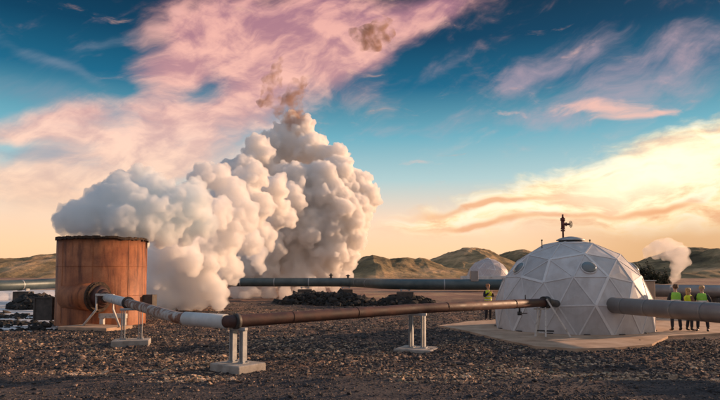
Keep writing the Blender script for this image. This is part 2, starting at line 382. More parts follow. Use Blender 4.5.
# ------------------------------------------------------------------ hills
def hill(name, pts, d, depth, label, seed=0, amp=.16):
    P = [(at(px, py, d).x, at(px, py, d).z) for px, py in pts]
    xs = np.linspace(P[0][0], P[-1][0], 300); pr = np.interp(xs, [p[0] for p in P], [p[1] for p in P])
    t = np.linspace(0, 1, 110); Xh, T = np.meshgrid(xs, t); Hh = np.tile(pr, (110, 1))
    Yh = d-depth*.62+depth*T
    shp = np.where(T < .62, np.sin(T/.62*PI/2)**1.15, np.cos((T-.62)/.38*PI/2)**.9)
    ero = fbm(Xh*.035+seed, Yh*.035, 5)
    gully = np.abs(fbm(Xh*.05+seed*3, Yh*.02, 4))
    Zh = Hh*shp*(1+amp*ero*(1-.75*np.exp(-((T-.62)/.08)**2)))-gully*Hh*.2*np.sin(PI*np.clip(T/.62, 0, 1))
    Zh += (.5*fbm(Xh*.3+seed, Yh*.3, 3)+.9*fbm(Xh*.11+seed, Yh*.05, 4)-.5*np.abs(fbm(Xh*.16-seed, Yh*.06, 3)))*shp - 1.5*(1-shp)
    V = np.stack([Xh, Yh, Zh], -1).reshape(-1, 3); ii = np.arange(300*110).reshape(110, 300)
    Fh = np.stack([ii[:-1, :-1], ii[:-1, 1:], ii[1:, 1:], ii[1:, :-1]], -1).reshape(-1, 4)
    return tag(mesh_np(name, V, Fh, M['hill'], True), label, kind='structure')
hill('hills', [(-220, 274), (-120, 262), (-60, 258), (0, 259), (14, 259), (30, 257.5), (44, 255.5), (57, 254), (90, 252), (140, 256), (200, 262), (250, 268), (290, 276)], 420, 200, 'low dry hills behind the tank', 3)
hill('hills', [(330, 276), (345, 268), (355, 260), (363, 256), (372, 253.5), (379, 256.5), (388, 260), (398, 259.5), (410, 261), (420, 260.5), (428, 263), (445, 268), (470, 272), (500, 276)], 300, 140, 'ragged ochre hills beside the steam', 9, .25)
hill('hills', [(395, 276), (415, 266), (432, 259), (444, 254), (456, 250), (469, 247), (480, 248.5), (490, 252), (499, 257), (515, 264), (540, 276)], 380, 150, 'rounded green hill behind the far dome', 21)
hill('hills', [(470, 276), (490, 262), (500, 254.5), (509, 251), (518, 250), (528, 252), (545, 256), (570, 262), (600, 268), (630, 276)], 420, 150, 'green hill just left of the big dome', 33)
hill('hills', [(590, 276), (620, 266), (660, 258), (678, 250), (688, 247), (702, 247.5), (720, 249.5), (760, 250), (830, 256), (900, 266), (980, 276)], 360, 190, 'long brown hill at right behind the workers', 45)
# bushes on the right (dark rough clumps)
def bush(px, py, rpx, d, label):
    c = at(px, py, d); r = rpx/600*d; n = 900
    z0 = float(hgt(np.array([c.x]), np.array([d]))[0])
    q = rng.normal(size=(n, 3)); q /= np.linalg.norm(q, axis=1)[:, None]; q *= (rng.random((n, 1))**.5)*np.array([1.25, .8, .8])*r
    q *= (1+.35*np.sin(q[:, :1]*5/r+px)*np.cos(q[:, 2:3]*4/r)); q[:, 2] = np.abs(q[:, 2])*1.1
    q[:, 2] = (z0-(c.z-r*.6))+(q[:, 2]/max(q[:, 2].max(), .01))*(c.z+r*.5-z0)
    root = thing('bush', label, 'bush', (c.x, d, c.z-r*.6), group='dark bushes on the rise at right')
    s = scatter('foliage', q, np.full(n, r*.09)*rng.uniform(.5, 1.6, n), M['bush'], flat=.6, jitter=.6); s.parent = root
    b = MB()
    for k in range(5):
        a = k*1.3; b.cyl((0, 0, -max(.4, c.z-r*.6-z0)), (math.cos(a)*r*.6, math.sin(a)*r*.4, r*.5), r*.05, r*.02, 6)
    b.build('stem', M['darksteel'], root)
M['bush'] = mat('dark foliage', rock_mat([(0, (.02, .024, .014)), (.6, (.05, .055, .028)), (1, (.10, .085, .045))]), rough=1)
for args in ((634, 267, 5, 120, 'dark bush touching the right shoulder of the big dome'), (643, 264, 8, 122, 'tallest dark bush behind the right side of the dome'),
             (653, 269, 7, 118, 'dark bush between the tallest bush and the small steam vent'), (664, 270, 5, 115, 'low dark bush just left of the small steam vent')):
    bush(*args)

# ------------------------------------------------------------------ tank
def circ(n, r, z, c=(0, 0), ph=0): return [(c[0]+r*math.cos(ph+2*PI*k/n), c[1]+r*math.sin(ph+2*PI*k/n), z) for k in range(n)]
tk = thing('steam_tank', 'large rust orange cylindrical steam silencer tank with steam pouring off its top', 'tank', TANK)
b = MB(); n = 96; TR = 1.95; TH = 3.93
prof = [(TR, 0), (TR, TH), (TR-.05, TH), (TR-.05, .1)]
rings = [[b.bm.verts.new(p) for p in circ(n, r, z)] for r, z in prof]
for A, B in zip(rings, rings[1:]):
    for k in range(n):
        f = b.bm.faces.new((A[k], A[(k+1) % n], B[(k+1) % n], B[k])); f.smooth = True
b.bm.faces.new(rings[-1])
for z in (1.32, 2.63):
    b.torus((0, 0, z), (0, 0, 1), TR+.002, .012, 96, 6)
for a in range(8):
    t = a*PI/4+.2; b.box((math.cos(t)*(TR+.003), math.sin(t)*(TR+.003), TH/2), (.012, .03, TH-.3), Matrix.Rotation(t, 3, 'Z'))
b.build('shell', M['tank'], tk)
b = MB()
for k in range(120):
    t = 2*PI*k/120; h = .09+.05*random.random(); zt = TH-.02+random.uniform(-.02, .03)
    b.box((math.cos(t)*(TR+.02), math.sin(t)*(TR+.02), zt-h/2+.03), (.07+.02*random.random(), .115, h), Matrix.Rotation(t, 3, 'Z'))
b.build('rim', M['rim'], tk)
def loc(p): return Vector(p)-TANK
i0 = loc(xz(69, 26.6, 1.30)); i1 = loc(xz(98, 25.75, 1.30)); dr = (i1-i0).normalized()
b = MB(); b.cyl(i0, i1, .58, seg=48); b.build('inlet_duct', M['tank'], tk)
b = MB(); b.cyl(i1-dr*.02, i1+dr*.09, .66, seg=48).cyl(i1+dr*.09, i1+dr*.16, .6, seg=48)
for k in range(16):
    a = 2*PI*k/16; s = dr.cross(Vector((0, 0, 1))); p = i1+s*math.cos(a)*.61+Vector((0, 0, 1))*math.sin(a)*.61
    b.cyl(p-dr*.05, p+dr*.13, .028, seg=6)
b.build('flange', M['rim'], tk)
red_end = i1+dr*.50
b = MB(); b.cyl(i1+dr*.16, i1+dr*.36, .50, .36, seg=40).cyl(i1+dr*.36, red_end, .36, .24, seg=32).sphere(red_end, .24, sub=3); b.build('reducer', M['rustpipe'], tk)
p = loc(xz(48, 28.3, 0)); b = MB(); b.box(p+Vector((0, 0, .68)), (.82, .7, 1.06), None, .02)
for dx in (-.4, .4): b.box(p+Vector((dx, -.37, .68)), (.07, .04, 1.1))
b.box(p+Vector((0, -.37, 1.2)), (.87, .045, .07)); b.build('outlet_box', M['box'], tk)
p = loc(xz(150, 28.2, 0)); b = MB(); b.box(p+Vector((0, 0, 1.02)), (.5, .6, .62), None, .02)
for dx in (-.22, .22): b.box(p+Vector((dx, -.32, 1.02)), (.05, .04, .66))
b.build('outlet_box', M['box'], tk)
# foundation under the duct
b = MB(); c = xz(97, 25.0, 0); b.box((c.x, c.y, .06), (2.5, 1.5, .16), Matrix.Rotation(-.35, 3, 'Z'), .02)
tag(b.build('concrete_slab', M['pad']), 'tan concrete slab in front of the rusty tank under its inlet', 'slab')
b = MB(); c = xz(114, 25.8, 0); b.box((c.x, c.y, .5), (1.25, .22, .2), Matrix.Rotation(-.2, 3, 'Z'), .02)
for s in (-.5, .5): b.box((c.x+s, c.y-s*.2, .22), (.16, .18, .36))
tag(b.build('steel_beam', M['paintwhite']), 'short off white beam low in front of the tank', 'beam')
# frame stand clamped round the flange
d = 25.1; st = thing('pipe_stand', 'off white splayed stand holding the inlet flange of the rusty tank', 'stand', xz(104, d, 0), 0)
o0 = xz(104, d, 0)
def L(px, z, dd=0): return xz(px, d+dd, z)-o0
b = MB(); b.bar(L(96.5, 1.42), L(114.5, 1.42, -.5), .09); b.build('crossbar', M['paintwhite'], st)
b = MB(); b.tube([L(97, 1.44), L(97, .8), L(84, .13, -.1)], .045, 10); b.build('leg', M['paintwhite'], st)
b = MB(); b.tube([L(114, 1.4, -.5), L(114, .85, -.5), L(121, .13, -.6)], .045, 10); b.build('leg', M['paintwhite'], st)

# ------------------------------------------------------------------ front pipe
start = TANK+red_end
Pz = [start+Vector((.05, -.1, 0)), xz(133, 19.4, 1.30), xz(180, 15.2, 1.14), xz(230, 14.15, 1.13), xz(417, 18.1, 1.22), xz(546, 21.2, 1.27)]
def smooth_path(pts, rad=.5, n=6):
    out = [pts[0]]
    for a, p, c in zip(pts, pts[1:], pts[2:]):
        u = (a-p).normalized(); v = (c-p).normalized()
        A = p+u*min(rad, (a-p).length*.4); C = p+v*min(rad, (c-p).length*.4)
        for i in range(n+1):
            t = i/n; out.append(A*(1-t)**2+p*2*t*(1-t)+C*t*t)
    out.append(pts[-1]); return out
pr = .148
pp = thing('steam_pipe', 'thin steam pipe running from the rusty tank to the dome, rusty brown with white patches', 'pipe', Pz[2])
def rel(L_): return [v-Pz[2] for v in L_]
dA = (Pz[1]-Pz[0]).normalized()
sec = [(Pz[0], Pz[1]+dA*-.6, 'whitepipe', pr+.02, 'white_cladding'), (Pz[1]+dA*-.6, None, 'flaky', pr, 'pipe_section')]
b = MB(); b.cyl(*rel([Pz[0], Pz[1]-dA*.9]), pr+.02, seg=28); b.build('cladding', M['whitepipe'], pp)
p2 = Pz[2]+(Pz[3]-Pz[2]).normalized()*.25; p3 = Pz[3]-(Pz[3]-Pz[2]).normalized()*.12
b = MB(); b.tube(rel(smooth_path([Pz[1]-dA*.92, Pz[2], p2+(Pz[3]-Pz[2]).normalized()*.3], .35)), pr, 28); o = b.build('pipe_section', M['flaky'], pp); o['label'] = 'flaking pink and white painted section'
b = MB(); b.cyl(*rel([p2, p3]), pr+.022, seg=28); o = b.build('cladding', M['whitepipe'], pp)
b = MB(); b.tube(rel(smooth_path([p3-(Pz[3]-Pz[2]).normalized()*.1, Pz[3]+(Pz[4]-Pz[3]).normalized()*.05, Pz[4], Pz[5]], .3)), pr, 28); o = b.build('pipe_section', M['rustpipe'], pp); o['label'] = 'dark brown rusted section'
for q, dd in ((Pz[0]+dA*.3, dA), (Pz[1]-dA*.86, dA)): MB().cyl(*rel([q-dd*.05, q+dd*.05]), pr+.06, seg=28).build('flange', M['darksteel'], pp)
dE = (Pz[5]-Pz[4]).normalized()
for i_, ts in ((3, (.28, .62)), (4, (.2, .72))):
    for t_ in ts:
        q = Pz[i_]*(1-t_)+Pz[i_+1]*t_; u_ = (Pz[i_+1]-Pz[i_]).normalized(); MB().torus(q-Pz[2], u_, pr+.001, .008, 28, 6).build('weld_seam', M['rim'], pp)
b = MB(); b.cyl(*rel([Pz[3]+(Pz[4]-Pz[3]).normalized()*.12, Pz[3]+(Pz[4]-Pz[3]).normalized()*.24]), pr+.035, seg=28); b.build('collar', M['darksteel'], pp)
b = MB(); b.cyl(*rel([Pz[5]-dE*.16, Pz[5]-dE*.06]), pr+.07, seg=28).cyl(*rel([Pz[5]-dE*.04, Pz[5]+dE*.05]), pr+.07, seg=28)
b.tube(rel([Pz[5], Pz[5]+Vector((.25, .3, -.02)), DOME+Vector((-1.0, -1.9, 1.1))]), pr*.9, 24); b.build('end_flange', M['darksteel'], pp)
q = xz(519, 20.5, 1.25); b = MB(); b.cyl(*rel([q, q-Vector((0, 0, .3))]), .03).cyl(*rel([q-Vector((0, 0, .26)), q-Vector((0, 0, .38))]), .075, seg=16)
b.cyl(*rel([q-Vector((0, 0, .32)), q+Vector((.28, .1, -.32))]), .018, seg=8); b.build('drain_valve', M['darksteel'], pp)
q = xz(525, 20.7, 1.35); b = MB(); b.cyl(*rel([q, q+Vector((0, 0, .2))]), .02, seg=8); b.build('nozzle', M['darksteel'], pp)

# H supports with slabs
def support(c, ax, top, w=.28, slab=(1.15, .85, .2), label='', post_w=.13):
    """c: ground point, ax: direction across the pipe"""
    rz = math.atan2(ax.y, ax.x)
    t = thing('pipe_support', label, 'pipe support', (c.x, c.y, 0), rz, 'pairs of galvanised posts carrying the thin steam pipe')
    b = MB(); b.box((0, 0, slab[2]/2-.03), (slab[0], slab[1], slab[2]+.06), None, .025); b.build('footing', M['conc'], t)
    for s in (-1, 1):
        b = MB(); x = s*w; z0 = slab[2]; z1 = top-.03      # I-section post
        b.box((x, 0, (z0+z1)/2), (.012, post_w-.02, z1-z0)).box((x-.05, 0, (z0+z1)/2), (.016, post_w, z1-z0)).box((x+.05, 0, (z0+z1)/2), (.016, post_w, z1-z0))
        b.box((x, 0, z0+.012), (.2, .2, .02))
        for dx in (-.075, .075):
            for dy in (-.075, .075): b.cyl((x+dx, dy, z0+.02), (x+dx, dy, z0+.06), .012, seg=6)
        b.build('post', M['galv'], t)
    b = MB(); b.box((0, 0, top), (w*2+.2, .1, .07), None, .01); b.build('crossbeam', M['galv'], t)
    return t
def axis_at(i, t): return Pz[i]*(1-t)+Pz[i+1]*t
def perp(i):
    v = (Pz[i+1]-Pz[i]); v.z = 0; v.normalize(); return Vector((v.y, -v.x, 0))
a1 = perp(0)
s2 = Pz[1]; support(s2, Vector((.97, .24, 0)), s2.z-pr-.02, .26, (1.12, .8, .17), 'galvanised pipe support nearest the rusty tank, under the flaking paint')
tt = (xz(239, 14.3, 0).x-Pz[3].x)/(Pz[4].x-Pz[3].x); s1 = axis_at(3, tt); support(s1, Vector((.80, -.6, 0)), s1.z-pr-.03, .175, (1.0, .85, .16), 'galvanised pipe support nearest the camera, just right of the white pipe section')
s3 = Pz[4]; support(s3, Vector((.92, -.39, 0)), s3.z-pr-.02, .19, (1.15, 1.1, .06), 'galvanised pipe support midway between the steam and the dome, on a flat footing')
# A-frame at the dome
pe = Pz[5]-dE*.2
af = thing('pipe_stand', 'pale splayed A frame stand under the pipe end in front of the dome', 'stand', (pe.x, pe.y, 0))
def a_(x, y, z): return (x, y, z)
for (tx, ty, bx, by) in ((-.18, -.02, -.3, -.1), (-.05, .05, -.12, .35), (.08, -.05, -.02, -.35), (.1, -.12, .85, -.3)):
    b = MB(); b.bar((tx, ty, 1.4 if bx > .5 else 1.1), (bx, by, .1), .055, .055); b.build('leg', M['paintwhite'], af)
b = MB(); b.bar((-.32, 0, 1.05), (.2, 0, 1.05), .06); b.build('crossbar', M['paintwhite'], af)
b = MB(); b.bar((-.25, 0, .3), (.3, -.25, .3), .05); b.build('brace', M['darksteel'], af)

# ------------------------------------------------------------------ dome
def ico3(Rr, phi0, freq=3):
    """geodesic dome, apex up, frequency 3; phi0 measured from the side facing -Y"""
    th = math.atan(2)
    def P(t, a): return Vector((math.sin(t)*math.sin(a), -math.sin(t)*math.cos(a), math.cos(t)))
    top = P(0, 0); up = [P(th, phi0+2*PI*k/5) for k in range(5)]; lo = [P(PI-th, phi0+PI/5+2*PI*k/5) for k in range(5)]
    tris = []
    for k in range(5):
        k2 = (k+1) % 5
        tris += [(top, up[k], up[k2]), (up[k], lo[k], up[k2]), (lo[k], lo[k2], up[k2])]
    V = []; key = {}; Fs = []
    def vid(p):
        p = p.normalized(); kk = tuple(round(c, 4) for c in p)
        if kk not in key: key[kk] = len(V); V.append(p)
        return key[kk]
    for A, B, C in tris:
        g = {}
        for i in range(freq+1):
            for j in range(freq+1-i):
                g[i, j] = vid((A*(freq-i-j)+B*i+C*j)/freq)
        for i in range(freq):
            for j in range(freq-i):
                Fs.append((g[i, j], g[i+1, j], g[i, j+1]))
                if i+j < freq-1: Fs.append((g[i+1, j], g[i+1, j+1], g[i, j+1]))
    cut = -.36
    Fs = [f for f in Fs if all(V[i].z > cut for i in f)]
    zz = -.1788*Rr
    V = [v*Rr for v in V]
    return V, Fs
DR = 3.13
def geodome(root, Rr, phi0, pmat, smat, cz, seam_w=.035, seams=True):
    V, Fs = ico3(Rr, phi0); V = [Vector((v.x, v.y, max(v.z+cz, 0) if v.z < -.1*Rr else v.z+cz)) for v in V]
    for v in V:
        if v.z < .35: v.z = 0.0
    b = MB(); vs = [b.bm.verts.new(v) for v in V]
    for f in Fs:
        A, B, C = [V[i] for i in f]; c = (A+B+C)/3; nrm = (B-A).cross(C-A).normalized()
        out = Vector((c.x, c.y, c.z-cz)); s = 1 if nrm.dot(out) > 0 else -1
        inset = [p+(c-p)*.0 for p in (A, B, C)]
        # each panel slightly dished outward along its centre
        m = b.bm.verts.new(c+nrm*s*.008*Rr)
        ids = [vs[i] for i in f]
        for a in range(3):
            q = b.bm.faces.new((ids[a], ids[(a+1) % 3], m)); q.smooth = False
    sh = b.build('shell', pmat, root)
    ca = sh.data.color_attributes.new('panel', 'FLOAT_COLOR', 'CORNER'); rp = random.Random(4); vals = [rp.choice((1.0, .97, .93, .87, .80)) for _ in Fs]
    for pi, pol in enumerate(sh.data.polygons):
        g_ = vals[pi//3]
        for li in pol.loop_indices: ca.data[li].color = (g_, g_*.995, g_, 1)
    if seams:
        rs_ = random.Random(12); b = MB(); E = {tuple(sorted((f[a], f[(a+1) % 3]))) for f in Fs for a in range(3)}
        for i, j in sorted(E):
            A, B = V[i], V[j]; mid = (A+B)/2; nrm = Vector((mid.x, mid.y, mid.z-cz)).normalized(); d = (B-A)
            q = Matrix((d.cross(nrm).normalized(), d.normalized(), nrm)).transposed()
            br = rs_.random() < .13; b.mi = 1 if br else 0
            b.box(mid+nrm*.004, (seam_w*(2.8 if br else 1.5), d.length, .04 if br else .028), q)
        b.mi = 0
        b.build('seam', [M['batten'], smat], root)
    return V, Fs
dome = thing('geodesic_dome', 'big grey geodesic dome of triangular panels with round portholes, beside the thick pipe', 'dome', DOME)
CZ = .56; PHI = R(-40)
geodome(dome, DR, PHI, M['domep'], M['seam'], CZ)
# portholes
for k in range(5):
    a = PHI+R(36)+k*R(72); t = R(50.5); nrm = Vector((math.sin(t)*math.sin(a), -math.sin(t)*math.cos(a), math.cos(t)))
    c = nrm*(DR*.972)+Vector((0, 0, CZ))
    b = MB(); b.torus(c+nrm*.03, nrm, .27, .032, 32, 8).cyl(c-nrm*.1, c+nrm*.03, .285, seg=32, caps=False); fr = b.build('porthole', M['batten'], dome)
    b = MB(); q = bmesh.ops.create_uvsphere(b.bm, u_segments=24, v_segments=12, radius=.27)
    bmesh.ops.transform(b.bm, matrix=Matrix.Translation(c+nrm*.04) @ nrm.to_track_quat('Z', 'Y').to_matrix().to_4x4() @ Matrix.Diagonal((1, 1, .42, 1)), verts=q['verts'])
    for f in b.bm.faces: f.smooth = True
    b.build('pane', M['porthole'], fr)
# cap
zt = CZ+DR
b = MB(); b.tube([(0, 0, zt-.14), (0, 0, zt-.02)], [.48, .46], 40)
b.build('collar', M['darksteel'], dome)
b = MB(); zs = [(.56, -.03), (.57, .0), (.45, .06), (.28, .11), (.1, .14)]
b.tube([(0, 0, zt+z) for r, z in zs], [r for r, z in zs], 40); b.build('cap', M['galv'], dome)
for px in (542, 590):
    p = at(px, 247, DOME.y-.3)-DOME; b = MB(); b.cyl((p.x, p.y, zt-.5), (p.x, p.y, zt-.02), .02, seg=8).cyl((p.x, p.y, zt-.06), (p.x, p.y, zt), .035, seg=8); b.build('vent_pin', M['darksteel'], dome)
# entry flange of thick pipe & base hardware
for k in range(15):
    a = PHI+R(24)*k+R(6); b = MB(); b.box((math.sin(a)*(DR*.985), -math.cos(a)*(DR*.985), .06), (.22, .1, .1), Matrix.Rotation(a, 3, 'Z'), .01); b.build('base_cleat', M['darksteel'], dome)
# wellhead valve on top
wx = at(563, 230, DOME.y).x-DOME.x
wv = thing('wellhead_valve', 'dark wellhead valve with handwheel on a stem on top of the big dome', 'valve', DOME+Vector((wx, 0, zt+.08)))
b = MB(); b.cyl((0, 0, -.05), (0, 0, .98), .038, seg=14).cyl((0, 0, .28), (0, 0, .34), .09, seg=16).cyl((0, 0, .36), (0, 0, .42), .09, seg=16)
b.cyl((0, 0, .42), (0, 0, .72), .075, seg=16).cyl((0, 0, .72), (0, 0, .77), .1, seg=16).cyl((0, 0, .78), (0, 0, .83), .1, seg=16).cyl((0, 0, .83), (0, 0, .96), .055, .02, seg=16)
b.build('valve_body', M['redpaint'], wv)
b = MB(); b.cyl((0, 0, .57), (.28, -.05, .57), .045, seg=12).cyl((.1, -.02, .57), (.15, -.03, .57), .08, seg=12); b.build('bonnet', M['redpaint'], wv)
ax = Vector((.75, -.66, 0)).normalized(); hc = Vector((.31, -.06, .57))
b = MB(); b.torus(hc, ax, .13, .017, 24, 8)
side = ax.cross(Vector((0, 0, 1)))
for k in range(3):
    a = k*PI/3; v = side*math.cos(a)+Vector((0, 0, 1))*math.sin(a); b.cyl(hc-v*.13, hc+v*.13, .01, seg=6)
b.build('handwheel', M['darksteel'], wv)
# concrete pad
pad_px = [(438, 325.5), (470, 321), (520, 318), (640, 318), (700, 319), (790, 322), (800, 332), (720, 333), (668, 336), (652, 344), (615, 347.5), (575, 348.5), (535, 346), (500, 339), (466, 330.5)]
b = MB(); tv = []; bv = []
for px, py in pad_px:
    g = gp(px, py, .08); tv.append(b.bm.verts.new(g)); bv.append(b.bm.verts.new((g.x, g.y, -.2)))
b.bm.faces.new(tv); n = len(tv)
for i in range(n): b.bm.faces.new((tv[i], bv[i], bv[(i+1) % n], tv[(i+1) % n]))
pad = b.build('concrete_pad', M['pad']); tag(pad, 'sandy concrete pad spreading round the big dome', 'concrete pad')

# thick pipe right of dome
q0 = DOME+Vector((1.5, -1.95, 1.16)); q1 = xz(735, 16.7, 1.14)
q0 = at(606, 304.8, 22.3); q1 = at(760, 315.8, 15.7); dq = (q1-q0).normalized()
tp = thing('thick_pipe', 'thick grey clad pipe running from the big dome out of the right edge', 'pipe', q0)
z0 = Vector((0, 0, 0)); q2 = q1-q0+dq*8
b = MB(); b.cyl(z0, q2, .285, seg=48, smooth=True); b.build('cladding', M['cladding'], tp)
b = MB()
L_ = 1.15; k = 0
while L_ < q2.length: MB().cyl(dq*(L_-.025), dq*(L_+.025), .2905, seg=48, caps=False).build('band', M['cladding'], tp); L_ += 1.25
b = MB(); b.cyl(dq*.05, dq*.32, .35, seg=40).cyl(dq*.32, dq*.37, .315, seg=40); b.build('collar', M['darksteel'], tp)
for s in (5.2, 11.5):
    c = q0+dq*s; t = thing('pipe_saddle', 'low saddle under the thick pipe near the frame edge' if s < 6 else 'low saddle under the thick pipe outside the frame', 'pipe support', (c.x, c.y, 0)) if s > 9 else None
    if t:
        b = MB(); b.box((0, 0, .1), (.7, .7, .3), None, .02); b.build('footing', M['conc'], t)
        b = MB(); b.box((-.15, 0, .5), (.1, .1, .7)).box((.15, 0, .5), (.1, .1, .7)); b.build('post', M['galv'], t)

# distant pipeline
def D(px, d, z=1.6): return xz(px, d, z)
path = [D(-60, 42, 1.5), D(0, 45, 1.46), D(60, 50, 1.6), D(140, 55, 1.62), D(222, 56, 1.63), D(352, 55, 1.63), D(382, 47, 1.58), D(420, 45, 1.56), D(505, 44.5, 1.56), D(600, 46, 1.55)]
org = path[4]
pl = thing('distant_pipeline', 'long dark grey green pipeline crossing behind the steam from the left edge to the dome', 'pipeline', org)
sp_ = smooth_path(path, 1.6)
b = MB(); b.tube([v-org for v in sp_], .4, 28); b.build('cladding', M['cladgreen'], pl)
b = MB()
for i in range(len(path)-1):
    a, c = path[i], path[i+1]; dd = (c-a).normalized(); s = 1.8
    while s < (c-a).length-1.8: MB().cyl(a-org+dd*(s-.04), a-org+dd*(s+.04), .412, seg=28, caps=False).build('band', M['galv'], pl); s += 3.2
for px, d, hh in ((331, 55.2, .3), (348, 55, .2)):
    p = D(px, d, 1.63)-org; b = MB(); b.cyl(p+Vector((0, 0, .35)), p+Vector((0, 0, .5+hh)), .09, seg=10).cyl(p+Vector((0, 0, .45+hh*.5)), p+Vector((0, 0, .55+hh*.5)), .2, seg=12); b.build('vent_stub', M['darksteel'], pl)
p = D(474, 44.6, 1.56)-org; b = MB(); b.box(p+Vector((0, 0, .62)), (.55, .5, .8), None, .03); b.build('junction_box', M['cladding'], pl)
for px, d, lb in ((305, 54.8, 'concrete block under the distant pipeline on the wide rubble mound, left one'), (346, 54.4, 'concrete block under the distant pipeline on the wide rubble mound, right one'), (405, 45.7, 'block carrying the distant pipeline on the smaller rubble mound'), (24, 46.9, 'block carrying the distant pipeline left of the rusty tank')):
    p = D(px, d, 0); t = thing('pipe_block', lb, 'pipe support', p, 0, 'blocks under the distant pipeline')
    b = MB(); b.box((0, 0, .45), (1.25, .8, 1.1), None, .04); b.build('footing', M['box'], t)
    b = MB(); b.box((-.3, 0, 1.14), (.1, .5, .16)).box((.3, 0, 1.14), (.1, .5, .16)).box((0, 0, 1.18), (.8, .4, .06)); b.build('saddle', M['galv'], t)
# second pipeline behind the workers
a = xz(645, 34, 1.38); c = xz(800, 31, 1.36); dd = (c-a).normalized()
t = thing('rear_pipe', 'grey clad pipe behind the three workers at right', 'pipe', a)
b = MB(); b.cyl((0, 0, 0), c-a, .34, seg=36); b.build('cladding', M['cladding'], t)
b = MB()
for s in (1.2, 3.4, 5.6): MB().cyl(dd*s, dd*(s+.06), .348, seg=36, caps=False).build('band', M['cladding'], t)
p = xz(720, 32.6, 0); t = thing('pipe_block', 'dark block under the rear pipe behind the workers', 'pipe support', p); b = MB(); b.box((0, 0, .5), (.7, .7, 1.06), None, .03); b.build('footing', M['box'], t)
# beige shelter panel behind the dome
p = xz(645, 28.5, 0); t = thing('equipment_cabinet', 'beige upright cabinet showing behind the right edge of the big dome', 'cabinet', p, .2)
b = MB(); b.box((0, 0, 1.0), (.55, .7, 1.9), None, .03); b.build('body', M['beige'], t)
b = MB(); b.box((0, -.36, 1.0), (.44, .03, 1.7), None, .01); b.build('door', M['beige'], t)
b = MB(); b.box((0, 0, 1.98), (.62, .78, .05), None, .01); b.build('roof', M['galv'], t)

# far dome and its platform
fd = xz(488, 90, 0); fz = .7
f = thing('geodesic_dome', 'small pale dome far behind the pipeline, left of the big dome', 'dome', (fd.x, fd.y, fz+.35))
geodome(f, 3.2, R(10), M['fardome'], M['seam'], .56, .03)
b = MB(); b.tube([(0, 0, 3.7), (0, 0, 3.86)], [.5, .2], 20); b.build('cap', M['seam'], f)
b = MB(); b.box((fd.x+.2, fd.y-3.4, 1.45), (9.5, 2.0, 1.5), None, .05)
tag(b.build('low_building', M['whitepipe']), 'low whitish flat structure in front of the far dome', 'low building')

# ------------------------------------------------------------------ people
def skin_obj(name, chains, mt, parent, sub=2):
    """chains: list of lists of (co, radius[, radius2]); shared coordinates are welded"""
    V = []; Rr = []; E = []; key = {}; roots = []
    for ch in chains:
        prev = None
        for it in ch:
            co = tuple(round(c, 4) for c in it[0])
            if co not in key:
                key[co] = len(V); V.append(co); Rr.append((it[1], it[2] if len(it) > 2 else it[1]))
                if prev is None: roots.append(key[co])
            i = key[co]
            if prev is not None and prev != i: E.append((prev, i))
            prev = i
    me = bpy.data.meshes.new(name); me.from_pydata(V, E, []); me.materials.append(mt)
    o = bpy.data.objects.new(name, me); COL.objects.link(o); o.parent = parent
    md = o.modifiers.new('skin', 'SKIN'); md.use_smooth_shade = True; md.branch_smoothing = .6
    sl = me.skin_vertices[0].data if me.skin_vertices else None
    if sl is None:
        bpy.context.view_layer.objects.active = o; bpy.ops.mesh.customdata_skin_add(); sl = me.skin_vertices[0].data
    for i, r_ in enumerate(Rr): sl[i].radius = r_; sl[i].use_root = i in roots
    s_ = o.modifiers.new('sub', 'SUBSURF'); s_.levels = sub; s_.render_levels = sub
    return o
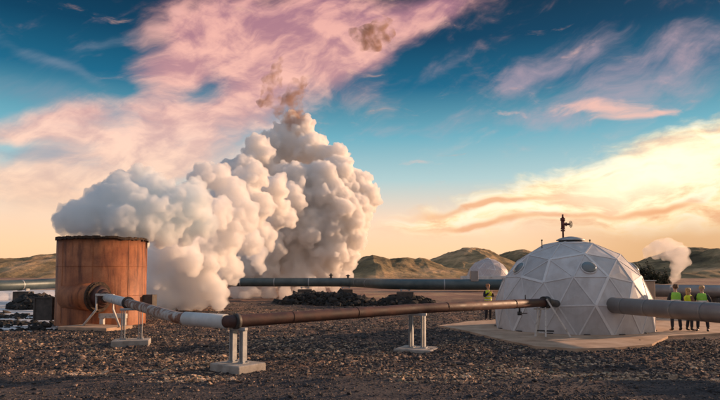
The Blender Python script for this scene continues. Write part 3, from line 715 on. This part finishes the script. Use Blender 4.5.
def person(loc, rz, label, vest, jacket, hair, long_hair=False, sleeves=True, height=1.75, pose='relaxed', group=None, look=0, stance=.11, lean=0):
    root = thing('person', label, 'person', loc, rz, group); s = height/1.75*.97; root.scale = (s, s, s)
    # faces -Y
    P = Vector
    pel = P((0, 0, .95)); wa = P((0, .01, 1.1)); ch = P((0, .01, 1.32)); nk = P((0, .01, 1.47)); hb = P((0, 0, 1.56)); hd = P((0, -.005, 1.66))
    ct = P((0, 0, 1.70))
    body = [[(pel, .13, .10), (wa, .115, .09), (ch, .15, .10), (nk, .055), (hb, .058), (P((0, -.01, 1.62)), .078, .085), (P((0, 0, 1.685)), .078, .09), (P((0, .01, 1.74)), .04, .05)]]
    legs = {}; arms = {}
    for sd in (-1, 1):
        hip = P((sd*.095, 0, .90)); kn = P((sd*stance, -.02+.015*sd, .49)); an = P((sd*(stance+.02), .02+.03*sd, .09)); toe = an+P((sd*.03, -.15, -.05))
        legs[sd] = (hip, kn, an, toe)
        body.append([(pel, .13, .10), (hip, .085), (kn, .056), (an, .038), (toe, .03)])
        shd = P((sd*.175, .01, 1.42)); 
        if pose == 'hold':  el = P((sd*.25, -.06, 1.17)); wr = P((sd*.09, -.25, 1.36)); tip = P((sd*.04, -.30, 1.43))
        elif pose == 'pocket': el = P((sd*.29, .06, 1.14)); wr = P((sd*.22, -.07, .95)); tip = P((sd*.2, -.1, .86))
        elif pose == 'front': el = P((sd*.26, -.02, 1.14)); wr = P((sd*.10, -.22, 1.08)); tip = P((sd*.02, -.27, 1.06))
        else: el = P((sd*.25, .03, 1.14)); wr = P((sd*.26, -.03, .90)); tip = P((sd*.25, -.06, .80))
        d = (tip-wr).normalized(); palm = wr+d*.07; lat = d.cross(P((0, -1, .2))).normalized()
        if lat.length < .1: lat = P((1, 0, 0))
        arms[sd] = (shd, el, wr, palm)
        body.append([(ch, .15, .10), (shd, .06), (el, .042), (wr, .028), (palm, .036, .02)])
        cu = lat.cross(d).normalized()
        for fi, (off, ln) in enumerate(((-.028, .07), (-.009, .08), (.01, .075), (.027, .06))):
            a0 = palm+d*.02+lat*off; body.append([(a0, .010), (a0+d*ln*.5+cu*.006, .009), (a0+d*ln*.85+cu*.022, .008)])
        t0 = wr+d*.03-lat*.03; body.append([(t0, .012), (t0+d*.035-lat*.03, .010), (t0+d*.065-lat*.036+cu*.01, .009)])
    skin_obj('body', body, M['skin'], root)
    # face and ears on the head
    MB().sphere((0, -.095, 1.635), .014, (1, 1.3, 1.5)).build('nose', M['skin'], root)
    for e_ in (-1, 1): MB().sphere((e_*.082, .0, 1.645), .02, (.5, 1, 1.5)).build('ear', M['skin'], root); MB().sphere((e_*.03, -.083, 1.665), .009).build('eye', M['brownhair'], root)
    MB().sphere((0, -.09, 1.597), .012, (2, .5, .5)).build('mouth', M['redhair'], root)
    # hair
    hb_ = MB(); hb_.sphere((0, .022, 1.695), .103, (.93, 1.06, .95), 3)
    if long_hair: hb_.sphere((0, .06, 1.58), .085, (1.0, .7, 1.7), 3)
    for k in range(14): a = k*.45; hb_.sphere((.07*math.cos(a), .03+.07*abs(math.sin(a)), 1.70+.05*math.sin(a*2)), .035, sub=1)
    hb_.build('hair', M[hair], root)
    # clothes follow the body
    tr = [[(pel+P((0, 0, .08)), .145, .115), (pel, .15, .12)]]
    for sd in (-1, 1):
        h_, k_, a_2, t_ = legs[sd]; tr.append([(pel, .15, .12), (h_, .10), (k_, .072), (a_2+P((0, 0, .03)), .062)])
    skin_obj('trousers', tr, M['jeans'], root)
    for sd in (-1, 1):
        h_, k_, a_2, t_ = legs[sd]
        skin_obj('boot', [[(a_2+P((0, 0, .09)), .058), (a_2+P((0, .01, -.02)), .056), (a_2+P((0, -.09, -.045)), .045, .04), (t_+P((0, -.03, 0)), .042, .035)]], M['boots'], root)
    jk = [[(pel+P((0, 0, -.04)), .155, .13), (wa, .15, .12), (ch, .168, .125), (nk+P((0, 0, -.02)), .08), (nk+P((0, 0, .03)), .066)]]
    for sd in (-1, 1):
        s1_, e1, w1, p1 = arms[sd]; jk.append([(ch, .168, .125), (s1_, .078), (e1, .06), (w1, .046)])
    skin_obj('jacket', jk, M[jacket], root)
    vb = MB(); rings = [(.93, .185, .15), (1.0, .18, .145), (1.1, .172, .14), (1.22, .182, .145), (1.34, .195, .15), (1.42, .18, .135), (1.475, .11, .10)]
    n = 28; rg = []
    for z, rx, ry in rings: rg.append([vb.bm.verts.new((rx*math.cos(2*PI*k/n)*(1+.02*math.sin(5*2*PI*k/n+z*9)), .01+ry*math.sin(2*PI*k/n)*(1+.025*math.cos(4*2*PI*k/n+z*7)), z)) for k in range(n)])
    for A, B in zip(rg, rg[1:]):
        for k in range(n):
            f_ = vb.bm.faces.new((A[k], A[(k+1) % n], B[(k+1) % n], B[k])); f_.smooth = True
    vo = vb.build('vest', M[vest], root); so = vo.modifiers.new('thick', 'SOLIDIFY'); so.thickness = .012
    b = MB()
    for z in (1.03, 1.17):
        rr = []
        for zz in (z-.025, z+.025): rr.append([b.bm.verts.new((.1885*math.cos(2*PI*k/n)*(1+.02*math.sin(5*2*PI*k/n+z*9)), .01+.1535*math.sin(2*PI*k/n), zz)) for k in range(n)])
        for k in range(n): b.bm.faces.new((rr[0][k], rr[0][(k+1) % n], rr[1][(k+1) % n], rr[1][k]))
    b.build('reflective_band', M['reflective'], vo)
    return root
g = gp(488.5, 321.5)
lone = person((g.x, g.y, .02), R(15), 'lone worker in yellow vest and black trousers standing left of the big dome', 'yellow', 'jacket', 'redhair', pose='hold', height=1.82)
wk = 'three workers in hi vis vests behind the thick pipe'
for px, py, rz, lb, vest, jk, hr, lh, ps, hh, stn in (
    (676.5, 331, 172, 'worker with back turned in green vest, left of the three behind the thick pipe', 'lime', 'jacket', 'brownhair', False, 'front', 1.82, .14),
    (690, 331, 100, 'blond worker in open vest and brown jacket, middle of the three behind the thick pipe', 'yellow', 'jacketbrown', 'blond', True, 'front', 1.68, .08),
    (703, 331.5, -38, 'fair haired worker in green vest, right of the three behind the thick pipe', 'lime', 'jacket', 'blond', False, 'pocket', 1.78, .15)):
    g = gp(px, py, .08); person((g.x, g.y, .085), R(rz), lb, vest, jk, hr, lh, pose=ps, height=hh, group=wk, stance=stn)

# ------------------------------------------------------------------ steam
SV, SF = None, None
def steam(name, blobs, vox, mt, label, cat='steam', flat=None, sec=34, ter=7, shrink=.8, smooth=2, rs=1, bil=1.0):
    global SV, SF
    if SV is None:
        bm = bmesh.new(); bmesh.ops.create_icosphere(bm, subdivisions=2, radius=1)
        SV = np.array([v.co[:] for v in bm.verts]); SF = np.array([[q.index for q in p.verts] for p in bm.faces]); bm.free()
    r_ = np.random.default_rng(rs); C = []
    for (px, py, rp, d) in blobs:
        c = np.array(at(px, py, d)); r = rp/600*d
        C.append((*c, r*shrink))
        for i in range(sec):
            v = r_.normal(size=3); v /= np.linalg.norm(v); 
            r2 = r*r_.uniform(.2, .42); c2 = c+v*np.array([1, .8, 1])*(r*1.02-r2*.75)
            C.append((*c2, r2))
            for j in range(ter):
                w = r_.normal(size=3); w /= np.linalg.norm(w); w = w+v*.5; w /= np.linalg.norm(w)
                r3 = r2*r_.uniform(.25, .42); C.append((*(c2+w*(r2*.92)), r3))
    C = np.array(C); C = C[C[:, 3] > vox*.8]; n = len(C)
    if flat is not None: C[:, 2] = np.maximum(C[:, 2], flat)
    V = SV[None]*C[:, None, 3:4]+C[:, None, :3]; Fc = SF[None]+len(SV)*np.arange(n)[:, None, None]
    o = mesh_np(name, V.reshape(-1, 3), Fc.reshape(-1, 3), mt, True)
    m = o.modifiers.new('fuse', 'REMESH'); m.mode = 'VOXEL'; m.voxel_size = vox; m.use_smooth_shade = True
    m = o.modifiers.new('soft', 'SMOOTH'); m.factor = .5; m.iterations = smooth
    for k_, (ts, st_) in enumerate(((vox*9, vox*3.2), (vox*4, vox*1.5))):
        tx = bpy.data.textures.new('billow', 'VORONOI'); tx.noise_scale = ts; tx.distance_metric = 'DISTANCE'
        m = o.modifiers.new('billow', 'DISPLACE'); m.texture = tx; m.texture_coords = 'GLOBAL'; m.strength = -st_*bil; m.mid_level = .45
    m = o.modifiers.new('refuse', 'REMESH'); m.mode = 'VOXEL'; m.voxel_size = vox; m.use_smooth_shade = True
    m = o.modifiers.new('soft', 'SMOOTH'); m.factor = .5; m.iterations = 1
    # keep only the evaluated mesh so the source spheres are gone
    dg = bpy.context.evaluated_depsgraph_get(); me = bpy.data.meshes.new_from_object(o.evaluated_get(dg)); o.modifiers.clear(); o.data = me
    if not me.materials: me.materials.append(mt)
    # drop tiny loose shells and sealed cavities left inside by the fusing
    nv = len(me.vertices); E_ = np.empty(len(me.edges)*2, np.int32); me.edges.foreach_get('vertices', E_); E_ = E_.reshape(-1, 2); lab = np.arange(nv)
    while True:
        m_ = np.minimum(lab[E_[:, 0]], lab[E_[:, 1]]); l2 = lab.copy(); np.minimum.at(l2, E_[:, 0], m_); np.minimum.at(l2, E_[:, 1], m_); l2 = l2[l2]
        if (l2 == lab).all(): break
        lab = l2
    cnt = np.bincount(lab, minlength=nv); bad = cnt[lab] < max(60, .02*cnt.max())
    if bad.any():
        bm = bmesh.new(); bm.from_mesh(me); bm.verts.ensure_lookup_table(); bmesh.ops.delete(bm, geom=[bm.verts[i] for i in np.nonzero(bad)[0]], context='VERTS'); bm.to_mesh(me); bm.free()
    return tag(o, label, cat)
VA = vol_mat('steam near', (.965, .989, .999), 3.4, .2)  # bluish shade of the tank plume is put into this cool tint
VB = vol_mat('steam mid', (.9985, .993, .988), 3.2, .25)
VC = vol_mat('steam far', (.9985, .991, .982), 3.2, .3)
A = [(66, 220, 15, 27), (84, 214, 19, 27.5), (104, 205, 22, 28), (80, 226, 13, 27), (126, 198, 25, 28.5), (118, 220, 20, 27.5), (146, 214, 26, 28.5), (122, 184, 14, 29.5), (141, 177, 13, 30), (104, 190, 10, 29.5),
     (158, 193, 20, 29.5), (172, 212, 24, 29.5), (163, 233, 16, 29), (190, 205, 22, 30), (184, 230, 17, 30.5), (200, 222, 18, 31), (150, 190, 18, 30), (196, 190, 14, 31), (92, 230, 10, 28), (108, 231, 9, 28.3), (126, 232, 9, 28.3), (138, 236, 9, 28.6)]
steam('steam_plume', A, .055, VA, 'thick blue grey steam billowing off the top of the rusty tank', rs=3, bil=1.7)
B_ = [(160, 258, 17, 36), (153, 282, 17, 37), (160, 298, 13, 37), (178, 272, 22, 38), (186, 296, 16, 38), (204, 256, 22, 38), (208, 286, 18, 38.5), (220, 300, 11, 38), (222, 238, 22, 39), (212, 214, 20, 38), (228, 268, 16, 40), (238, 215, 21, 40),
      (232, 193, 17, 40), (202, 176, 14, 39), (216, 178, 16, 40), (186, 246, 18, 37), (170, 305, 8, 37), (200, 305, 8, 38), (168, 244, 18, 35), (190, 262, 15, 36), (224, 172, 9, 41), (247, 240, 17, 42), (256, 256, 11, 46), (260, 267, 7, 46), (152, 262, 12, 36)]
steam('steam_plume', B_, .08, VB, 'white steam column rising from the ground right of the rusty tank', rs=5, bil=1.7)
C_ = [(255, 200, 27, 66), (243, 172, 20, 64), (262, 162, 20, 67), (284, 150, 24, 68), (301, 131, 16, 68), (283, 135, 14, 68), (311, 148, 20, 67), (330, 160, 19, 67), (340, 180, 24, 66), (362, 190, 17, 67), (372, 200, 11, 67), (318, 190, 28, 64), (290, 190, 28, 63),
      (275, 225, 28, 63), (306, 225, 30, 63), (336, 215, 27, 64), (352, 232, 19, 65), (326, 250, 25, 64), (345, 258, 14, 65), (290, 255, 26, 64), (262, 250, 22, 63), (270, 276, 15, 64), (300, 276, 16, 63), (328, 273, 14, 64), (345, 272, 9, 65), (353, 205, 22, 66), (240, 225, 20, 62), (256, 283, 9, 62), (285, 284, 9, 62), (312, 283, 8, 62), (292, 118, 9, 69), (256, 208, 20, 50), (262, 236, 15, 52), (258, 152, 17, 62), (246, 168, 16, 60), (240, 182, 15, 58), (270, 142, 12, 66), (250, 180, 18, 50), (270, 190, 19, 55), (278, 216, 18, 57), (244, 162, 11, 52), (268, 164, 14, 57), (274, 246, 14, 60), (290, 200, 17, 60), (268, 268, 12, 61), (238, 248, 20, 62), (236, 268, 15, 61), (250, 262, 16, 61), (244, 282, 9, 62), (257, 284, 9, 62), (266, 276, 12, 62), (228, 190, 17, 63), (236, 172, 12, 64), (226, 170, 10, 62), (216, 205, 15, 60)]
steam('steam_plume', C_, .10, VC, 'largest peach and white steam cloud towering behind the distant pipeline', rs=8, bil=1.8)
VW = vol_mat('shade tinted wisp', (.62, .43, .34), 2.3, 0, (.75, .40, .76))  # shade on the thin steam is put into its brown colour
VS = vol_mat('vent steam', (.9995, .98, .96), 1.9, .4)
VG = vol_mat('ground mist', (.999, .975, .955), 1.2, .2, (.3, .22, .55))
steam('steam_wisp', [(288, 116, 14.0, 69), (290, 106, 14.0, 69), (294, 97, 12.6, 69), (298, 89, 11.2, 69), (303, 82, 7.0, 69), (296, 124, 15.4, 68), (281, 112, 9.8, 69), (278, 103, 8.4, 70)], .15, VW, 'wisp tinted brown for shade, rising from the top of the largest steam cloud', 'steam', sec=14, ter=3, rs=11)
steam('steam_wisp', [(272, 80, 11.2, 70), (276, 69, 8.0, 70), (268, 91, 9.8, 70), (281, 60, 5.0, 70), (268, 99, 9.8, 70), (262, 103, 7.0, 70)], .15, VW, 'thin torn wisp tinted brown for shade, above the steam cloud on its left', 'steam', sec=14, ter=3, rs=12)
steam('steam_wisp', [(377, 33, 15.4, 72), (366, 38, 14.0, 72), (384, 28, 12.6, 72), (356, 36, 9.8, 72), (374, 44, 11.2, 72), (388, 33, 8.4, 72)], .15, VW, 'detached scrap of steam tinted dark brown for shade, high in the sky', 'steam', sec=16, ter=3, rs=13)
V_ = [(671, 292, 2.2, 30), (672, 286, 3.0, 30), (674, 280, 4.2, 30), (676, 274, 5.6, 30), (678, 267, 7.5, 30), (680, 260, 9.5, 30), (682, 254, 9, 30), (674, 250, 10, 30), (663, 247, 9.5, 30), (654, 248, 9, 30), (667, 253, 8, 30), (668, 243, 6, 30), (687, 262, 5, 30), (648, 253, 6, 30), (656, 256, 5, 30)]
steam('steam_plume', V_, .05, VS, 'small pinkish steam puff rising behind the three workers', sec=24, ter=4, rs=15)
steam('ground_mist', [(-15, 296, 10, 62), (0, 298, 10, 58), (15, 298, 9, 60), (30, 297, 9, 62), (48, 297, 8, 60), (60, 298, 8, 58)], .15, VG, 'low pinkish mist over the pale pond at the left edge', 'mist', sec=14, ter=2, rs=17)
steam('ground_mist', [(236, 292, 10, 59), (252, 293, 10, 59), (268, 293, 10, 60), (244, 297, 7, 58), (285, 292, 10, 57), (300, 292, 8, 59), (320, 290, 8, 61), (335, 290, 7, 62)], .12, VG, 'low peach mist under the distant pipeline beside the steam', 'mist', sec=16, ter=2, rs=16)

# ------------------------------------------------------------------ world
SUN_AZ = R(64); SUN_EL = R(13)        # azimuth from +Y towards +X
w = bpy.data.worlds.new('World'); S.world = w; w.use_nodes = True; nt = w.node_tree; nt.nodes.clear()
L2 = nt.links.new
def MA(op, a, b=None, c=None, clamp=False):
    n = N(nt, 'ShaderNodeMath', operation=op); n.use_clamp = clamp
    for i, v in enumerate((a, b, c)):
        if v is None: continue
        if isinstance(v, (int, float)): n.inputs[i].default_value = v
        else: L2(v, n.inputs[i])
    return n.outputs[0]
def SS(v, a, b):
    n = N(nt, 'ShaderNodeMapRange', interpolation_type='SMOOTHSTEP'); n.inputs[1].default_value = a; n.inputs[2].default_value = b; L2(v, n.inputs[0]); return n.outputs[0]
tc = N(nt, 'ShaderNodeTexCoord'); sp = N(nt, 'ShaderNodeSeparateXYZ'); L2(tc.outputs['Generated'], sp.inputs[0])
AZ = MA('ARCTAN2', sp.outputs[0], sp.outputs[1]); EL = MA('ARCSINE', sp.outputs[2])
cb = N(nt, 'ShaderNodeCombineXYZ'); L2(AZ, cb.inputs[0]); L2(EL, cb.inputs[1])
warp = noise(nt, 6, 3, .5, cb.outputs[0]); 
wv_ = N(nt, 'ShaderNodeVectorMath', operation='MULTIPLY_ADD'); L2(warp.outputs['Color'], wv_.inputs[0]); wv_.inputs[1].default_value = (.13, .08, 0); L2(cb.outputs[0], wv_.inputs[2])
wo = N(nt, 'ShaderNodeVectorMath', operation='SUBTRACT'); L2(wv_.outputs[0], wo.inputs[0]); wo.inputs[1].default_value = (.065, .04, 0)
WV = wo.outputs[0]
sx = N(nt, 'ShaderNodeSeparateXYZ'); L2(WV, sx.inputs[0]); WX, WY = sx.outputs[0], sx.outputs[1]
def blob(px, py, rx, ry, ang, amp=1.0):
    a, e = azel(px, py); k = 1/600*.86
    mp = N(nt, 'ShaderNodeMapping', vector_type='TEXTURE'); L2(WV, mp.inputs[0])
    mp.inputs['Location'].default_value = (a, e, 0); mp.inputs['Rotation'].default_value = (0, 0, R(ang)); mp.inputs['Scale'].default_value = (rx*k, ry*k, 1)
    d = N(nt, 'ShaderNodeVectorMath', operation='DOT_PRODUCT'); L2(mp.outputs[0], d.inputs[0]); L2(mp.outputs[0], d.inputs[1])
    return MA('MULTIPLY', MA('EXPONENT', MA('MULTIPLY', d.outputs['Value'], -1.0)), amp)
def total(bl):
    s = None
    for q in bl:
        v = blob(*q); s = v if s is None else MA('ADD', s, v)
    return s
n_big = noise(nt, 7, 9, .62, WV, .1, stretch=(1, 1.5, 1)); n_str = noise(nt, 9, 9, .64, WV, .25, stretch=(.75, 3.2, 1)); n_fine = noise(nt, 24, 6, .6, WV, 0, stretch=(.8, 2.0, 1)); n_soft = noise(nt, 11, 5, .55, WV, 0, stretch=(1, 1.6, 1))
rot = N(nt, 'ShaderNodeMapping'); L2(WV, rot.inputs[0]); rot.inputs['Rotation'].default_value = (0, 0, R(-28)); rot.inputs['Scale'].default_value = (1, 1, 1)
n_dia = noise(nt, 9, 8, .6, rot.outputs[0], .15, stretch=(.8, 3.0, 1))
def el_of(py): return azel(360, py)[1]
def lin(c): return tuple(((v/255)/12.92 if v/255 < .04045 else ((v/255+.055)/1.055)**2.4) for v in c)
# clear sky gradient by elevation (left half / right half)
elr = MA('DIVIDE', EL, el_of(0))
base = ramp(nt, elr, [(0, lin((243, 192, 146))), (.10, lin((248, 203, 160))), (.22, lin((236, 206, 180))), (.36, lin((170, 196, 198))), (.52, lin((105, 165, 182))), (.70, lin((26, 98, 130))), (.86, lin((9, 62, 92))), (1.0, lin((7, 44, 68)))]).outputs[0]
# dustier horizon to the right
rt = MA('MULTIPLY', SS(AZ, .2, .5), SS(EL, .15, .03)); base = mixc(nt, MA('MULTIPLY', rt, .8), base, lin((204, 158, 110)))
sky = N(nt, 'ShaderNodeTexSky', sky_type='NISHITA'); sky.sun_disc = False; sky.sun_elevation = SUN_EL; sky.sun_rotation = SUN_AZ; sky.dust_density = 2; sky.air_density = 1.2
nk_ = N(nt, 'ShaderNodeVectorMath', operation='SCALE'); L2(sky.outputs[0], nk_.inputs[0]); nk_.inputs['Scale'].default_value = .02
base = mixc(nt, .12, base, nk_.outputs[0], 'ADD')
# pink high cloud
pink = total([(40, 128, 75, 17, 4, .95), (95, 120, 45, 20, 0, .5), (150, 140, 60, 30, 0, 1.0), (176, 70, 34, 50, 8, .95), (235, 25, 75, 40, 0, 1.0), (320, 22, 90, 38, 8, 1.0), (425, 10, 75, 16, 14, 1.0), (235, 105, 60, 35, 0, .9), (318, 70, 50, 26, 10, .85), (260, 65, 40, 30, 0, .5), (365, 58, 40, 16, 20, .6), (370, 100, 40, 14, 0, .3),
              (20, 178, 130, 26, 4, .95), (110, 165, 90, 18, 0, .5), (200, 150, 60, 30, 0, .5)])
hole = total([(200, 92, 28, 14, 15, .8), (30, 100, 40, 8, -20, .25), (124, 128, 20, 14, 0, .5), (100, 60, 36, 40, 0, .35), (10, 145, 22, 7, 0, .5), (145, 95, 14, 12, 0, .35)])
pf = MA('ADD', MA('SUBTRACT', pink, hole), MA('MULTIPLY', MA('SUBTRACT', n_big.outputs[0], .5), 1.1))
pf = MA('ADD', pf, MA('MULTIPLY', MA('SUBTRACT', n_dia.outputs[0], .5), .7)); pf = MA('ADD', pf, MA('MULTIPLY', MA('SUBTRACT', n_fine.outputs[0], .5), .35)); pf = SS(pf, .02, 1.05)
pcol = ramp(nt, elr, [(0, lin((250, 205, 150))), (.35, lin((246, 212, 184))), (.5, lin((248, 205, 185))), (.66, lin((242, 184, 170))), (.85, lin((232, 168, 160))), (1, lin((216, 150, 152)))]).outputs[0]
mv = MA('ADD', MA('MULTIPLY', n_fine.outputs[0], .25), MA('ADD', MA('MULTIPLY', n_dia.outputs[0], .45), MA('MULTIPLY', n_soft.outputs[0], .5)))
pcol = mixc(nt, SS(mv, .50, .70), mixc(nt, MA('ADD', MA('MULTIPLY', elr, .7), .14), pcol, lin((152, 110, 130))), mixc(nt, .3, pcol, lin((255, 205, 180))))
c = mixc(nt, MA('MULTIPLY', pf, .93), base, pcol)
# grey blue breaks in the low left cloud
lb = total([(60, 160, 70, 12, -12, .6), (60, 120, 90, 10, 5, .35), (150, 110, 30, 30, 0, .35), (20, 150, 30, 6, 0, .6), (120, 128, 22, 12, 0, .5), (100, 190, 60, 3, -8, .35), (175, 150, 26, 5, 20, .3)])
c = mixc(nt, MA('MULTIPLY', SS(MA('ADD', lb, MA('ADD', MA('MULTIPLY', MA('SUBTRACT', n_str.outputs[0], .5), 2.2), MA('MULTIPLY', MA('SUBTRACT', n_fine.outputs[0], .5), .8))), .2, 1.1), .6), c, lin((140, 152, 166)))
# violet grey veils
lv = total([(30, 50, 60, 10, -15, .6), (45, 92, 70, 16, -10, .8), (110, 40, 60, 8, 30, .4), (90, 75, 50, 8, -20, .4)])
c = mixc(nt, MA('MULTIPLY', SS(MA('ADD', lv, MA('MULTIPLY', MA('SUBTRACT', n_dia.outputs[0], .5), 1.5)), .2, 1.2), .6), c, lin((128, 142, 160)))
veil = total([(400, 50, 50, 10, 35, .4), (405, 85, 60, 14, 25, .45), (450, 60, 30, 8, 30, .3), (100, 20, 60, 10, 20, .2), (555, 60, 65, 13, 14, .9), (512, 85, 32, 18, 30, .75), (640, 88, 120, 30, 8, .95), (680, 45, 80, 16, 5, .6), (480, 120, 70, 14, -4, .4), (560, 118, 50, 12, -4, .4), (400, 130, 60, 12, 0, .35)])
vf = MA('ADD', veil, MA('ADD', MA('MULTIPLY', MA('SUBTRACT', n_dia.outputs[0], .5), 1.7), MA('MULTIPLY', MA('SUBTRACT', n_fine.outputs[0], .5), .7))); vf = SS(vf, .12, 1.35)
c = mixc(nt, MA('MULTIPLY', MA('MULTIPLY', vf, MA('ADD', .35, n_fine.outputs[0])), .62), c, lin((190, 162, 172)))
pk2 = total([(500, 112, 34, 6.5, -6, .85), (610, 110, 50, 9, -14, .95), (560, 52, 40, 7, 14, .5), (640, 118, 40, 5, 4, .5), (430, 165, 60, 4, -3, .5), (420, 190, 30, 4, 2, .4)])
c = mixc(nt, MA('MULTIPLY', SS(MA('ADD', pk2, MA('ADD', MA('MULTIPLY', MA('SUBTRACT', n_str.outputs[0], .5), 1.8), MA('MULTIPLY', MA('SUBTRACT', n_fine.outputs[0], .5), 1.6))), .3, 1.25), .8), c, lin((244, 190, 172)))
# bright golden bank low on the right: below a slanting edge
a0, e0 = azel(370, 219); a1_, e1_ = azel(720, 112); am_, em_ = azel(560, 163)
sl_ = (e1_-e0)/(a1_-a0)
line = MA('SUBTRACT', MA('ADD', MA('MULTIPLY', MA('SUBTRACT', WX, a0), sl_), e0), WY)     # >0 below the edge
line = MA('ADD', line, MA('MULTIPLY', MA('SUBTRACT', n_big.outputs[0], .5), .05))
line = MA('ADD', line, MA('MULTIPLY', MA('SUBTRACT', n_fine.outputs[0], .5), .05))
bank = MA('MULTIPLY', SS(line, -.006, .035), SS(WX, a0-.10, a0+.10))
lowf = SS(WY, azel(620, 236)[1], azel(620, 205)[1])
bank = MA('MULTIPLY', bank, lowf)
bcol = ramp(nt, MA('ADD', n_str.outputs[0], MA('MULTIPLY', MA('SUBTRACT', n_fine.outputs[0], .5), .4)), [(.36, lin((226, 160, 112))), (.44, lin((244, 200, 150))), (.50, lin((255, 228, 178))), (.58, lin((255, 240, 206)))]).outputs[0]
c = mixc(nt, MA('MULTIPLY', bank, .96), c, bcol)
glow = total([(650, 172, 110, 28, 12, .8)])
c = mixc(nt, MA('MULTIPLY', glow, MA('MULTIPLY', bank, 1.0)), c, (1.15, 1.02, .74))
st_ = total([(590, 212, 90, 5, 4, .75), (470, 224, 80, 4, 2, .75), (670, 205, 50, 4, -2, .6), (530, 200, 60, 4, 6, .5), (640, 190, 40, 4, 4, .5), (430, 212, 50, 4, 4, .5), (480, 205, 60, 4, 6, .4), (600, 178, 50, 3, 8, .35)])
c = mixc(nt, MA('MULTIPLY', SS(MA('ADD', st_, MA('ADD', MA('MULTIPLY', MA('SUBTRACT', n_str.outputs[0], .5), 1.8), MA('MULTIPLY', MA('SUBTRACT', n_fine.outputs[0], .5), .9))), .2, 1.0), .8), c, lin((226, 158, 112)))
# sky out of view: brightened blue overhead and lilac behind, added as fill light
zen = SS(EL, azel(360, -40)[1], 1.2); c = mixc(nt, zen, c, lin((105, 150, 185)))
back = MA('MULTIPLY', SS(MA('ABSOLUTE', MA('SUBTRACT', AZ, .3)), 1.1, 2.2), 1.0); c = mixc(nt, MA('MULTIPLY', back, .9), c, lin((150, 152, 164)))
# below the horizon
c = mixc(nt, SS(EL, .0, -.03), c, (.12, .08, .06))
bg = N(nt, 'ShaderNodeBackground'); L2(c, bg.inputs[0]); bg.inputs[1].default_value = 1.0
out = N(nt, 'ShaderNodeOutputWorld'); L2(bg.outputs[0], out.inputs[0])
w.cycles.sampling_method = 'MANUAL'; w.cycles.sample_map_resolution = 512

sd = bpy.data.lights.new('sun', 'SUN'); sd.energy = 5.0; sd.angle = R(1.2); sd.color = (1, .60, .36)
so = bpy.data.objects.new('sun', sd); COL.objects.link(so)
dv = Vector((math.sin(SUN_AZ)*math.cos(SUN_EL), math.cos(SUN_AZ)*math.cos(SUN_EL), math.sin(SUN_EL)))
so.rotation_euler = dv.to_track_quat('Z', 'Y').to_euler(); so.location = dv*60

# ------------------------------------------------------------------ render
S.render.engine = 'CYCLES'; cy = S.cycles
cy.use_denoising = True; cy.denoiser = 'OPENIMAGEDENOISE'
cy.max_bounces = 24; cy.diffuse_bounces = 3; cy.glossy_bounces = 3; cy.transmission_bounces = 4; cy.volume_bounces = 20
cy.volume_step_rate = 2.0; cy.volume_max_steps = 128; cy.caustics_reflective = False; cy.caustics_refractive = False
cy.sample_clamp_indirect = 10
S.view_settings.view_transform = 'Standard'; S.view_settings.look = 'None'; S.view_settings.exposure = 0.2; S.view_settings.gamma = 1; S.view_settings.use_curve_mapping = False
